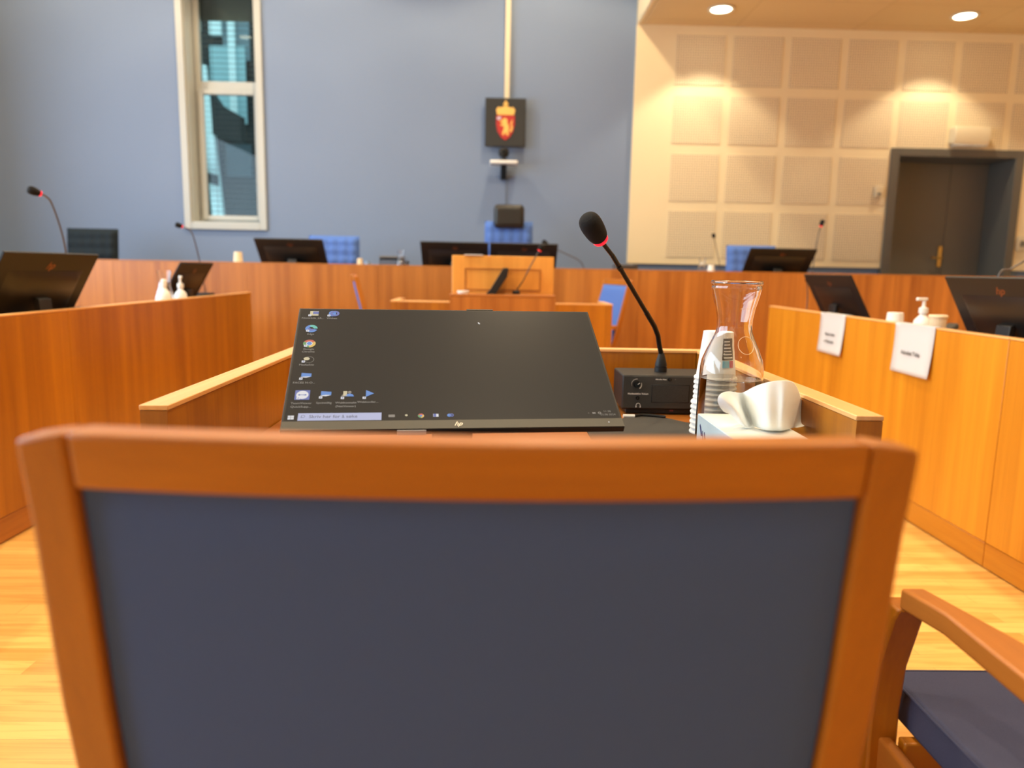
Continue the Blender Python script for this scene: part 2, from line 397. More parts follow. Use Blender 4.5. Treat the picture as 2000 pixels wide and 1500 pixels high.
# neighbouring building seen through the window
nb = empty('neighbouring_building', (-4.6, 12.2, 0), 0, 'dark facade with pale vertical panels seen outside through the narrow window', 'building')
mb = MB().box(-3.2, 3.2, 0, .4, 0, 9); mb.build('facade_wall', M['outdark'], nb)
for x0, x1, z0, z1 in ((-.18, -.02, 4.62, 5.3), (.14, .32, 4.55, 5.4), (.42, .52, 3.3, 5.4), (-1.3, -1.1, 0, 6.5), (1.2, 1.5, 0, 6.6)):
    box('pale_panel', x0, x1, -.12, -.001, z0, z1, M['outlight'], nb)
for x0, x1, z0, z1 in ((.0, .13, 4.9, 5.4), (-.3, -.22, 0, 5.3), (.321, .419, 4.0, 5.4), (.53, .72, 4.2, 5.4)):
    box('grey_panel', x0, x1, -.05, -.001, z0, z1, M['outmid'], nb)
box('window_band', .30, .70, -.05, -.001, 2.45, 2.95, plain('outside_blue_band', (56, 72, 80), .6), nb)
box('light_grey_panel', .12, .66, -.08, -.051, 3.25, 4.40, plain('outside_light_grey', (150, 185, 190), .6), nb)
MB().prism([(-.06, 4.1), (.07, 4.1), (.26, 1.5), (.09, 1.5)], -.12, -.001, 'y').build('pale_panel', M['outlight'], nb)
mb = MB().prism([(-.4, 2.6), (.2, 2.45), (.2, 2.3), (-.4, 2.42)], -.35, -.13, 'y'); mb.build('ledge', M['outdark'], nb)
mb = MB().prism([(.30, 3.62), (.42, 3.44), (.72, 3.28), (.72, 2.9), (.31, 3.0)], -.6, -.36, 'y'); mb.build('dark_canopy', M['outdark'], nb)

# cream acoustic cladding on the back wall, right of the emblem
cl = empty('trim_1', (XS, YB, 1.17)); struct(cl)
mb = MB(); y0 = -.04
mb.box(0, DX0 - XS + .02, y0, -.001, 0, ZL - 1.17); mb.box(DX0 - XS + .021, DX1 - XS - .02, y0, -.001, DZ + .02 - 1.17, ZL - 1.17); mb.box(DX1 - XS - .019, XR - XS, y0, -.001, 0, ZL - 1.17)
mb.build('cladding_board', M['clad'], cl, smooth=False)
for c in range(9):
    for r in range(4):
        x0 = 1.79 + c * .594; z1 = 3.475 - r * .582
        if r >= 2 and c >= 4 and x0 < 5.7: continue
        if x0 + .5 > XR: continue
        box('perforated_field', x0 - XS, x0 + .515 - XS, y0 - .006, y0, z1 - .485 - 1.17, z1 - 1.17, M['perf'], cl, .003)

# door in its recess
d = empty('door_1', (DX0, YB, .30)); struct(d)
h = DZ - .30; wd = DX1 - DX0
mb = MB(); mb.box(-.03, .06, -.065, .44, 0, h + .03); mb.box(wd - .06, wd + .03, -.065, .44, 0, h + .03); mb.box(.06, wd - .06, -.065, .44, h - .05, h + .03)
mb.build('door_frame', M['framepaint'], d, bevel=.004)
box('door_leaf', .062, .875, .37, .42, .005, h - .052, M['doorpaint'], d, .003)
box('door_leaf', .879, wd - .062, .37, .42, .005, h - .052, M['doorpaint'], d, .003)
hd = MB().box(.84 - .022, .84 + .022, .352, .369, .90, 1.13).build('handle_plate', M['brass'], d, bevel=.003)
hm = MB().tube([(.84, .352, 1.0), (.84, .31, 1.0), (.80, .305, 1.0), (.72, .305, 1.0)], .011, 10)
hm.build('door_handle', M['brass'], hd)
hd2 = hd
# wall things
def wallbox(name, u0, v0, u1, v1, depth, m, label, cat, bev=.01, Y=7.95):
    a = at(u0, v0, Y); b_ = at(u1, v1, Y); cx = (a.x + b_.x) / 2
    t = empty(name, (cx, Y, b_.z), 0, label, cat); hw = (b_.x - a.x) / 2; hh = a.z - b_.z
    return t, hw, hh
t, hw, hh = wallbox('emergency_light', 1855, 250, 1920, 286, .1, M['cream'], 'cream box-shaped emergency light on the wall above the dark door', 'emergency light')
MB().prism([(0, .02), (-.10, .0), (-.12, hh * .55), (-.10, hh), (0, hh)], -hw, hw, 'x').build('housing', M['cream'], t, bevel=.008)
MB().box(-hw + .01, hw - .01, -.10, -.02, -.012, -.001).build('diffuser', M['white'], t, bevel=.004)
t, hw, hh = wallbox('thermostat', 1708, 364, 1721, 386, .03, M['cream'], 'small cream thermostat on the cladding left of the dark door', 'thermostat')
MB().box(-hw, hw, -.03, 0, 0, hh).build('housing', M['cream'], t, bevel=.006)
MB().lathe([(.016, 0), (.016, .012), (.012, .016)], 20, None, TR(0, -.03, hh * .3, R(90))).build('dial', M['grey'], t)
t, hw, hh = wallbox('wall_switch', 1987, 462, 2004, 490, .03, M['cream'], 'cream switch plate on the wall right of the dark door', 'switch')
MB().box(-hw, hw, -.015, 0, 0, hh).build('plate', M['cream'], t, bevel=.004); MB().box(-hw * .5, hw * .5, -.025, -.0151, hh * .3, hh * .7).build('rocker', M['grey'], t, bevel=.002)

# ceiling downlights
def downlight_proto():
    r = empty('downlight', (0, 0, 0), 0, 'x', 'ceiling light')
    MB().lathe([(.11, 0), (.125, -.006), (.125, -.012), (.098, -.012), (.094, 0)], 32, closed=True).build('trim_ring', M['white'], r)
    MB().lathe([(.0935, -.010), (.05, -.006), (.001, -.005)], 32, cap=False).build('diffuser', M['lamp'], r)
    return r
dl = downlight_proto()
spots = []
lowxy = [(2.09, 7.45), (4.44, 7.45), (6.6, 7.45)] + [(x, y) for y in (4.9, 2.3, -.4, -2.8) for x in (2.09, 4.44, 6.6)]
hixy = [(x, y) for y in (6.6, 3.8, 1.2, -1.6) for x in (-4.1, -1.9, .45)]
names = {0: 'round glowing downlight in the low ceiling, leftmost of the two in view', 1: 'round glowing downlight in the low ceiling above the dark door'}
for i, (x, y) in enumerate(lowxy + hixy):
    z = ZL if i < len(lowxy) else ZH
    lab = names.get(i, 'round downlight recessed in the ceiling out of view')
    place(dl, i == 0, (x, y, z - .001), 0, lab, 'ceiling downlights in the room' if i > 1 else None)
    l = bpy.data.lights.new('downlight_lamp', 'SPOT'); l.spot_size = R(104 if z == ZL else 140); l.spot_blend = .3; l.shadow_soft_size = .09
    l.energy = (82 if y > 7 else 150) if z == ZL else 235; l.color = WARM if z == ZL else (1, .78, .50)
    if y < 0: l.energy *= .3 if y > -1 else .12
    o = bpy.data.objects.new('downlight_lamp', l); COL.objects.link(o); o.location = (x, y, z - .03)

# emblem board, pole and camera on the blue wall
p0 = at(948, 190, 7.9); p1 = at(1026, 287, 7.9); cx = (p0.x + p1.x) / 2; bw = (p1.x - p0.x) / 2; bh = p0.z - p1.z
pole = MB().box(-.026, .026, -.04, 0, 0, ZH - p0.z + .02 - .001).build('cable_trunking', M['cream'], None, bevel=.003, loc=(cx + .01, YB - .001, p0.z - .02 + .001))
tag(pole, 'tall cream cable trunking running up the blue wall above the crest board', 'cable trunking')
em_ = empty('crest_board', (cx, 7.955, p1.z), 0, 'square black board with gold crowned red lion crest on the blue wall', 'crest')
MB().box(-bw, bw, -.05, -.002, 0, bh).build('board', M['emblemboard'], em_, bevel=.008)
sh = [(-.095, .0), (.095, .0), (.095, -.09), (.08, -.16), (.045, -.215), (0, -.245), (-.045, -.215), (-.08, -.16), (-.095, -.09)]
zc = bh * .64
MB().prism([(x, z + zc) for x, z in sh], -.058, -.0505, 'y').build('shield', M['red'], em_, bevel=.002)
crown = [(-.085, 0), (.085, 0), (.098, .05), (.075, .08), (.05, .07), (.03, .085), (.012, .08), (.012, .10), (.024, .10), (.024, .118), (.009, .118), (.009, .14), (-.009, .14), (-.009, .118), (-.024, .118), (-.024, .10), (-.012, .10), (-.012, .08), (-.03, .085), (-.05, .07), (-.075, .08), (-.098, .05)]
MB().prism([(x, z + zc + .004) for x, z in crown], -.060, -.0505, 'y').build('crown', M['gold'], em_, bevel=.001)
lion = MB()
for poly in ([(-.035, -.05), (-.02, -.03), (.005, -.028), (.02, -.045), (.02, -.075), (.035, -.10), (.038, -.14), (.028, -.16), (.035, -.19), (.015, -.20), (.006, -.17), (-.005, -.165), (-.012, -.195), (-.03, -.19), (-.028, -.165), (-.015, -.13), (-.02, -.10), (-.045, -.105), (-.055, -.09), (-.035, -.085), (-.03, -.07), (-.055, -.065), (-.06, -.052)],
             [(.045, -.15), (.06, -.12), (.05, -.08), (.062, -.05), (.075, -.04), (.072, -.06), (.065, -.085), (.078, -.12), (.065, -.155), (.045, -.17)]):
    lion.prism([(x, z + zc) for x, z in poly], -.062, -.0585, 'y')
lion.build('lion', M['gold'], em_)
MB().prism([(-.085, -.02 + zc), (-.06, -.012 + zc), (-.045, -.02 + zc), (-.05, -.04 + zc), (-.075, -.045 + zc), (-.088, -.035 + zc)], -.063, -.0585, 'y').build('axe_blade', M['steelblue'], em_)
# camera on little shelf below
q = at(984, 316, 7.75)
shf = empty('camera_shelf', (q.x, YB - .001, q.z - .02), 0, 'small white shelf with black bracket under the crest board', 'shelf')
MB().box(-.14, .14, -.27, -.06, 0, .035).build('shelf_board', M['white'], shf, bevel=.01)
MB().prism([(-.0, -.01), (-.0, -.13), (-.03, -.13), (-.2, -.001), (-.06, -.001)], -.03, .03, 'x').build('bracket', M['black'], shf, bevel=.004)
cm = empty('conference_camera', (q.x, YB - .17, q.z + .0155), 0, 'black conference camera with round lens on the little white wall shelf', 'camera')
MB().lathe([(.05, 0), (.05, .02), (.02, .026), (.02, .04)], 24).build('base', M['black'], cm)
MB().lathe([(.01, .035), (.045, .045), (.058, .08), (.045, .125), (.01, .135)], 24).build('head', M['satin'], cm)
MB().lathe([(.024, 0), (.024, .02), (.018, .021), (.016, .016)], 20, None, TR(0, -.05, .085, R(90))).build('lens', M['glossblack'], cm)
MB().tube([(q.x + .03, YB - .012, q.z - .15), (q.x + .03, YB - .012, q.z - .5), (q.x + .045, YB - .012, q.z - .9), (q.x + .05, YB - .012, .9)], .004, 8).build('camera_cable', M['neck'])
tag(bpy.data.objects['camera_cable'], 'thin cable hanging down the blue wall below the camera shelf', 'cable')

# ================================================================== DESKS
ZR = .872; ZD = .735
def desk_box(name, x0, x1, y0, y1, label, open_side, mats, zr=ZR, zd=ZD, t=.04, near_lip=True, base=0.0):
    """rail desk: upright veneer sides rising above the top, open on one side"""
    r = empty(name, ((x0 + x1) / 2, (y0 + y1) / 2, base), 0, label, 'desk'); cx, cy = (x0 + x1) / 2, (y0 + y1) / 2
    a0, a1, b0, b1 = x0 - cx, x1 - cx, y0 - cy, y1 - cy
    side, top, lipx, lipy = mats; l = .008; zr -= base; zd -= base
    if open_side != 'W': MB().box(a0, a0 + t, b0, b1, 0.0, zr - l - .0005).build('side_panel', side, r); MB().box(a0 - .0015, a0 + t + .0015, b0, b1, zr - l, zr).build('rail_cap', lipy, r, bevel=.0015)
    if open_side != 'E': MB().box(a1 - t, a1, b0, b1, 0.0, zr - l - .0005).build('side_panel', side, r); MB().box(a1 - t - .0015, a1 + .0015, b0, b1, zr - l, zr).build('rail_cap', lipy, r, bevel=.0015)
    xa = a0 + (t + .002 if open_side != 'W' else 0); xb = a1 - (t + .002 if open_side != 'E' else 0)
    if open_side != 'N': MB().box(xa, xb, b1 - t, b1, 0.0, zr - l - .0005).build('end_panel', side, r); MB().box(xa, xb, b1 - t - .0015, b1, zr - l, zr).build('rail_cap', lipx, r, bevel=.0015)
    if open_side != 'S': MB().box(xa, xb, b0, b0 + t, 0.0, zr - l - .0005).build('end_panel', side, r); MB().box(xa, xb, b0, b0 + t + .0015, zr - l, zr).build('rail_cap', lipx, r, bevel=.0015)
    ya = b0 + (t + .002 if open_side != 'S' else 0); yb = b1 - (t + .002 if open_side != 'N' else 0)
    MB().box(xa, xb, ya, yb, zd - .03, zd).build('desktop', top, r, bevel=.002)
    return r
mats = (M['veneer_d'], M['veneer_x'], M['lip_x'], M['lip_y'])
dk = desk_box('witness_desk', -.525, .587, 1.085, 2.03, 'near orange wood desk with raised rails around the lit dark monitor', 'S', mats)
for ch in children(dk):
    pass
# second rail desk in the middle distance
dk2 = desk_box('rail_desk', -.69, .76, 4.85, 5.28, 'orange wood desk behind the lectern between two blue chairs', 'N', mats, zr=.868)

def long_front(name, x_face, y0, y1, sign, mats, label, joints, depth=.75, zr=ZR, plinth=None):
    """long desk along y: front panel of separate boards facing the room centre"""
    r = empty(name, (x_face, (y0 + y1) / 2, 0), 0, label, 'desk'); cy = (y0 + y1) / 2
    side, top, lip = mats; js = [y0] + joints + [y1]
    for i in range(len(js) - 1):
        a, b_ = js[i] - cy + (.0015 if i else 0), js[i + 1] - cy - .0015
        MB().box(min(0, sign * .035), max(0, sign * .035), a, b_, .10, zr - .008).build('front_panel', side, r, bevel=.002)
        MB().box(min(0, sign * .035), max(0, sign * .035), a, b_, .006, .0985).build('plinth_board', plinth or top, r, bevel=.002)
        MB().box(min(-sign * .002, sign * .037), max(-sign * .002, sign * .037), a, b_, zr - .0075, zr).build('rail_cap', lip, r, bevel=.0015)
    a, b_ = y0 - cy, y1 - cy
    MB().box(min(sign * .038, sign * depth), max(sign * .038, sign * depth), a, b_, ZD - .03, ZD).build('desktop', top, r, bevel=.002)
    for yy in (a, b_ - .03):
        MB().box(min(sign * .04, sign * (depth - .03)), max(sign * .04, sign * (depth - .03)), yy, yy + .03, 0, ZD - .031).build('end_panel', side, r)
    return r
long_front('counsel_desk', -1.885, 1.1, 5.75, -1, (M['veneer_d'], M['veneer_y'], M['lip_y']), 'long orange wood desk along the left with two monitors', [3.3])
long_front('counsel_desk', 1.850, .9, 5.0, 1, (M['veneer_lit'], M['veneer_y'], M['lip_y']), 'long orange wood desk along the right, coloured lighter as lit, with two paper signs', [2.62], plinth=wood('lit_cherry_veneer_lengthwise', (168, 100, 14), (210, 144, 36), 'Y'))  # front and plinth veneers carry the stronger light in their colour

# judges' bench
BY = 6.3; BT = 1.10; BZ = 1.03
bn = empty('judges_bench', (0, BY, 0), 0, 'long raised orange wood bench running across the room before the blue wall', 'bench')
xs = [-5.25, -4.3, -3.2, -2.1, -1.0, .1, 1.2, 2.3, 3.4, 4.5, 5.6]
for i in range(len(xs) - 1):
    MB().box(xs[i] + .001, xs[i + 1] - .001, 0, .035, .002, BT - .010).build('front_panel', M['veneer'], bn)
MB().box(xs[0], xs[-1], -.002, .06, BT - .0095, BT).build('rail_cap', M['veneer_x'], bn, bevel=.002)
MB().box(xs[0], xs[-1], .0355, .75, BZ - .03, BZ).build('desktop', M['veneer_x'], bn)
for x in (-5.2, -3.2, -1.0, 1.2, 3.4, 5.5): MB().box(x, x + .03, .10, .70, .301, BZ - .031).build('support_panel', M['veneer'], bn)

# lectern
lx0, lx1 = -.262, .330; ly = 4.15
lc = empty('lectern', ((lx0 + lx1) / 2, ly, 0), 0, 'pale orange wood lectern with high back panel in the middle of the room', 'lectern')
hw = (lx1 - lx0) / 2
MB().box(-hw, hw, 0, .03, .0, .925).build('front_panel', M['veneer'], lc)
MB().box(-hw, hw, .0, .28, .9255, .940).build('shelf', M['veneer_x'], lc, bevel=.002)
MB().box(-hw, -hw + .03, .031, .28, 0, .925).build('side_panel', M['veneer'], lc); MB().box(hw - .03, hw, .031, .28, 0, .925).build('side_panel', M['veneer'], lc)
bp = MB().box(-hw - .005, hw + .005, .281, .32, .0, 1.158).build('back_panel', M['veneer_p'], lc, bevel=.003)
mb = MB(); fr(mb, -hw + .07, hw - .07, .955, 1.085, .2765, .2805, .008); mb.build('recess_line', M['veneer_y'], bp)
q = at(925, 497, ly + .3)
pp = MB().box(-.055, .055, -.03, .03, 0, .006).build('loose_papers', M['paper'], None, loc=(q.x, ly + .30, 1.1586)); pp.rotation_euler = (0, 0, .06)
tag(pp, 'white papers lying on the top edge of the lectern', 'papers')
q = at(904, 571, ly + .06)
cc = MB().lathe([(.03, 0), (.034, .010), (.034, .016), (.031, .016), (.028, .004)], 24).build('small_dish', M['cup'], None, loc=(q.x, ly + .09, .9405))
tag(cc, 'small white dish at the left end of the lectern shelf', 'dish')

# ================================================================== MONITORS
def make_monitor(W=.54, H=.314, tilt=33, zb=.095, emis=False, front=False):
    """local: sitter at -y; bottom edge at z=zb, leaning back towards +y"""
    r = empty('monitor', (0, 0, 0), 0, 'x', 'monitor')
    # panel frame: local panel coords x, up s, normal n (towards the sitter = -)
    T = Matrix.Translation((0, 0, zb)) @ Euler((-R(90 - tilt), 0, 0)).to_matrix().to_4x4()
    # in panel space: x right, y = -normal(back), z = up along panel
    ch = .020
    hs = MB().box(-W / 2, W / 2, 0, .011, 0, H, None, T).build('housing', M['satin'], r, bevel=.0015)
    rows = []
    for k, (s, e) in enumerate(((.03, .0112), (.05, .030), (.20, .030), (.235, .0112))):
        rows.append([T @ Vector((x, e if 0 < j < 3 else .0112, s)) for j, x in enumerate((-.21, -.17, .17, .21))])
    MB().grid(rows).build('rear_cover', M['black'], r, subd=0)
    sc = MB().box(-W / 2 + .004, W / 2 - .004, -.0006, -.0001, ch, H - .004, None, T).build('screen', M['screen'] if emis else M['glossblack'], r)
    MB().box(-W / 2 + .001, W / 2 - .001, -.0012, -.0001, .001, ch - .0005, None, T).build('chin', plain('chin_grey', (64, 64, 58), .5) if front else M['satin'], r)
    # logos
    lg = MB(); add_text(lg, 'hp', .0125, T @ TR(0, -.0014, .0105, R(90)), None, .45); lg.build('front_logo', M['silver'], r, smooth=False)
    lg = MB(); add_text(lg, 'hp', .045, T @ TR(0, .0118, .258, R(90), 0, PI), None, .45, bold=.0008); lg.build('rear_logo', M['copper'], r, smooth=False)
    # stand
    c = T @ Vector((0, .03, .13))
    st = MB().prism([(c.y - .012, c.z), (c.y + .014, c.z - .01), (c.y + .03, .012), (c.y + .0, .012)], -.035, .035, 'x')
    st.build('stand_neck', M['black'], r, bevel=.003)
    MB().box(-.11, .11, c.y - .17, c.y + .03, 0, .012).build('stand_base', M['black'], r, bevel=.005)
    return r, T
mon, TM = make_monitor(zb=.096, tilt=33, emis=True, front=True)
mon.location = (-.0567, 1.133, ZD + .001); mon.rotation_euler = (0, R(.1), R(7.6))
mon['label'] = 'large tilted monitor with lit dark desktop screen on the near desk'
W, H = .54, .314
MB().box(.035, .085, -.0, .010, H + .0002, H + .003, None, TM).build('webcam_bar', M['black'], mon)
# things drawn on the screen, fractions of the screen (fx from left, fy from top)
ch = .020; SW, SH = W - .008, H - ch - .004
scr = [c for c in children(mon) if c.name.startswith('screen')][0]
def SP(fx, fy, lift=.0011): return TM @ TR(-SW / 2 + fx * SW, -lift, ch + (1 - fy) * SH, R(90))
ic = MB()
def flush(nm='desktop_icon'):
    global ic
    o_ = ic.build(nm, None, scr, smooth=False); ic = MB(); return o_
def disc(mb, fx, fy, r, m, lift=.0011, sx=1, sy=1, a0=0, a1=2 * PI, r0=0):
    T = SP(fx, fy, lift); n = 28
    if r0:
        vs = []
        for i in range(n + 1):
            a = a0 + (a1 - a0) * i / n
            vs += [(r * math.cos(a) * sx, r * math.sin(a) * sy, 0), (r0 * math.cos(a) * sx, r0 * math.sin(a) * sy, 0)]
        fs = [(2 * i, 2 * i + 1, 2 * i + 3, 2 * i + 2) for i in range(n)]
    else:
        vs = [(r * math.cos(a0 + (a1 - a0) * i / n) * sx, r * math.sin(a0 + (a1 - a0) * i / n) * sy, 0) for i in range(n)]
        fs = [tuple(range(n))]
    mb.add(vs, fs, m, T)
def quad(mb, fx, fy, w, h, m, lift=.0011, sk=0):
    mb.add([(-w / 2, -h / 2, 0), (w / 2, -h / 2 - sk * 0, 0), (w / 2 + sk * 0, h / 2 - sk, 0), (-w / 2, h / 2, 0)], [(0, 1, 2, 3)], m, SP(fx, fy, lift))
def poly(mb, fx, fy, pts, m, lift=.0011): mb.add([(x, y, 0) for x, y in pts], [tuple(range(len(pts)))], m, SP(fx, fy, lift))
def caption(fx, fy, t, s=.0062): add_text(ic, t, s, SP(fx, fy, .0012), E['dim'], ext=0)
def arrow(fx, fy): quad(ic, fx - .011, fy + .022, .0052, .0052, E['white'], .0014); poly(ic, fx - .011, fy + .022, [(-.0014, -.0014), (.0016, -.0004), (.0004, .0016)], E['navy'], .0016)
# column one
X1, X2 = .042, .105
quad(ic, X1 + .003, .045, .015, .014, E['tan']); quad(ic, X1 + .008, .04, .010, .008, E['navy'], .0013); arrow(X1, .045); caption(X1, .095, 'Filområde_LR...')
flush()
disc(ic, X2, .045, .0082, E['blue'], sx=.8); disc(ic, X2 + .008, .045, .0082, E['navy'], .0013, r0=.004); arrow(X2, .045); caption(X2, .095, 'Webex')
flush()
disc(ic, X1, .20, .0105, E['blue'], a0=.6 * PI, a1=1.9 * PI, r0=.0045); disc(ic, X1, .20, .0105, E['teal'], a0=0, a1=.6 * PI, r0=.004); disc(ic, X1, .20, .006, E['navy'], .0012, a0=.9 * PI, a1=1.9 * PI, r0=.001); arrow(X1, .20); caption(X1, .255, 'Edge')
flush()
for a, c in ((.17, 'red'), (.83, 'green'), (1.5, 'yellow')): disc(ic, X1, .345, .0105, E[c], a0=(a) * PI, a1=(a + .667) * PI, r0=.0045)
disc(ic, X1, .345, .0055, E['white'], .0012); disc(ic, X1, .345, .0043, E['blue'], .0013); arrow(X1, .345); caption(X1, .398, 'Google'); caption(X1, .422, 'Chrome')
flush()
disc(ic, X1 - .002, .485, .005, E['tan'], sy=.8); disc(ic, X1 + .006, .493, .008, E['grey'], .0010, r0=.0072); arrow(X1, .49); caption(X1, .54, 'MediaSite')
flush()
def hand(fx, fy): quad(ic, fx + .004, fy - .008, .016, .0095, E['blue'], sk=.0015); poly(ic, fx, fy + .012, [(-.008, 0), (.002, .0022), (.010, .0015), (.002, -.0015)], E['white'])
hand(X1, .635); arrow(X1, .64); caption(X1, .695, 'FACES N-O...')
flush()
quad(ic, X1, .795, .023, .0225, E['navy']); disc(ic, X1, .795, .0095, E['white'], .0012); poly(ic, X1, .795, [(-.007, 0), (-.004, .0022), (-.004, .0007), (.004, .0007), (.004, .0022), (.007, 0), (.004, -.0022), (.004, -.0007), (-.004, -.0007), (-.004, -.0022)], E['navy'], .0013); arrow(X1, .80); caption(X1, .862, 'TeamViewer'); caption(X1, .89, 'QuickSupp...')
flush()
hand(X2 + .002, .79); arrow(X2 + .002, .795); caption(X2 + .002, .86, 'Spotwillig')
flush()
quad(ic, X2 + .062, .785, .006, .011, E['tan']); disc(ic, X2 + .075, .775, .003, E['grey']); disc(ic, X2 + .075, .81, .007, E['blue'], a0=0, a1=PI); disc(ic, X2 + .062, .81, .006, E['grey'], .0010, a0=0, a1=PI); arrow(X2 + .066, .80); caption(X2 + .066, .86, 'Webkonnekt'); caption(X2 + .066, .888, '(NetViewer)')
flush()
poly(ic, X2 + .133, .785, [(-.005, -.008), (.008, 0), (-.005, .008)], E['blue']); arrow(X2 + .13, .80); caption(X2 + .13, .855, 'Webkonfer...')
flush()
# taskbar
quad(ic, .018, .972, .009, .0085, E['white']); quad(ic, .018, .972, .0006, .0085, E['grey'], .0014); quad(ic, .018, .972, .009, .0006, E['grey'], .0014)
flush('start_button')
quad(ic, .157, .968, .127, .0165, E['search'])
disc(ic, .052, .965, .0030, E['ink'], .0014, r0=.0023); quad(ic, .0475, .974, .003, .0007, E['ink'], .0014)
add_text(ic, 'Skriv her for å søke', .0092, SP(.069, .968, .0014), E['ink'], align='LEFT', ext=0, bold=.0001)
flush('search_field')
quad(ic, .306, .966, .010, .006, E['grey']); disc(ic, .349, .962, .0022, E['tan']); 
for a, c in ((.17, 'red'), (.83, 'green'), (1.5, 'yellow')): disc(ic, .392, .967, .0048, E[c], a0=(a) * PI, a1=(a + .667) * PI, r0=.002)
disc(ic, .392, .967, .002, E['blue'], .0013); quad(ic, .436, .965, .0085, .0065, E['white']); quad(ic, .433, .965, .0045, .0065, E['navy'], .0014); disc(ic, .476, .965, .0035, E['blue']); disc(ic, .483, .965, .0035, E['navy'], .0013, r0=.0018)
flush('taskbar_icon')
poly(ic, .905, .958, [(-.002, -.0006), (0, .001), (.002, -.0006), (0, 0)], E['grey']); quad(ic, .922, .958, .0055, .0035, E['grey']); disc(ic, .94, .958, .0028, E['grey'], r0=.0014)
add_text(ic, '11:38', .0058, SP(.965, .946, .0012), E['grey'], ext=0); add_text(ic, '02.08.2024', .0058, SP(.965, .972, .0012), E['grey'], ext=0)
flush('taskbar_clock')
poly(ic, .60, .118, [(0, 0), (.0042, -.0042), (.0022, -.0042), (.0032, -.0066), (.0022, -.0070), (.0012, -.0046), (0, -.006)], E['white'])
flush('mouse_pointer')
MB().lathe([(.0010, 0), (.0010, .0004)], 10, E['white'], TM @ TR(.245, -.0013, .0105, R(90))).build('power_light', None, mon)
bl = MB().box(-.095, -.050, .0005, .0105, -.0012, -.0002, None, TM).build('sticker', M['paper'], mon)

# the other monitors, seen from behind
mproto, _ = make_monitor(zb=.03, tilt=46)
first = True
def put_mon(loc, rz, label, tilt_scale=1, grp=None):
    global first
    o = place(mproto, first, loc, rz, label, grp, tilt_scale); first = False; return o
put_mon((at(572, 500, 6.45).x, 6.55, BZ + .001), PI, 'black monitor seen from behind on the bench beside the left blue tufted chair', 1.06)
put_mon((at(889, 500, 6.45).x, 6.55, BZ + .001), PI, 'black monitor on the bench partly hidden by the lectern, left of the headrest chair', 1.06)
put_mon((at(1022, 500, 6.45).x, 6.55, BZ + .001), PI, 'black monitor on the bench directly behind the lectern top', 1.06)
put_mon((at(1519, 500, 6.45).x, 6.55, BZ + .001), PI, 'black monitor seen from behind on the bench before the cream cladding', 1.06)
m2, _ = make_monitor(zb=.08, tilt=60)
def corner_place(first, u, v, Y, rz, sx, label, k=1):
    """stand a monitor so that one upper corner is where the photo shows it"""
    p = at(u, v, Y); o_ = Euler((0, 0, rz)).to_matrix() @ Vector((sx * .27 * k, .157 * k, 0))
    place(m2, first, (p.x - o_.x, p.y - o_.y, ZD + .001), rz, label, None, k)
corner_place(True, 190, 497, 3.55, R(180 + 84), -1, 'large black monitor seen from behind at the left edge on the left desk', 1.08)
corner_place(False, 415, 513, 5.30, R(180 + 90), -1, 'small dark monitor at the far end of the left desk beside the white bottles')
corner_place(False, 1848, 547, 3.05, R(180 - 84), 1, 'large black monitor with copper logo at the right edge on the right desk')
corner_place(False, 1572, 536, 4.78, R(180 - 85), 1, 'dark monitor at the far end of the right desk above the first paper sign')
# monitor seen edge-on in the lectern
tb = MB().prism([(-.075, 0), (-.02, 0), (.045, .10), (.050, .148), (.022, .148), (-.055, .02)], -.10, .10, 'y')
q = at(975, 570, ly + .14); tb2 = tb.build('tablet_screen', M['satin'], None, bevel=.003, loc=(q.x, ly + .165, .9405)); 
tag(tb2, 'thin dark leaning screen standing sideways on the lectern shelf', 'screen')

# ================================================================== MICROPHONES
def bez(p0, p1, p2, p3, n=16):
    out = []
    for i in range(n + 1):
        t = i / n; a = (1 - t) ** 3; b_ = 3 * t * (1 - t) ** 2; c = 3 * t * t * (1 - t); d_ = t ** 3
        out.append(Vector(p0) * a + Vector(p1) * b_ + Vector(p2) * c + Vector(p3) * d_)
    return out
def frame_from(p, d):
    z = d.normalized(); return Matrix.Translation(p) @ z.to_track_quat('Z', 'Y').to_matrix().to_4x4()
def make_mic(base, path, label, head=.055, hr=.0135, neck=None, rn=.0035, disc_base=True, ring=True, grp=None, bs=.05):
    """base: world point; path: world points of the neck, bottom to top; the head continues along the last direction"""
    b0 = Vector(base); r = empty('gooseneck_microphone', b0, 0, label, 'microphone', grp)
    P = [Vector(p) - b0 for p in path]
    if disc_base: MB().box(-bs, bs, -bs, bs, 0, .02).build('base', M['satin'], r, bevel=.006)
    MB().tube(P, rn, 10).build('gooseneck', neck or M['neck'], r)
    d_ = (P[-1] - P[-2]).normalized(); T = frame_from(P[-1], d_)
    if ring: MB().lathe([(.45 * hr, 0), (.62 * hr, .001), (.72 * hr, head * .10), (.45 * hr, head * .11)], 24, None, T).build('light_ring', M['redring'], r)
    MB().lathe([(.5 * hr, head * .1), (.72 * hr, head * .14), (.93 * hr, head * .42), (1.0 * hr, head * .68), (.95 * hr, head * .85), (.7 * hr, head * .96), (.3 * hr, head * 1.0)], 24, None, T).build('windscreen', M['foam'], r)
    return r
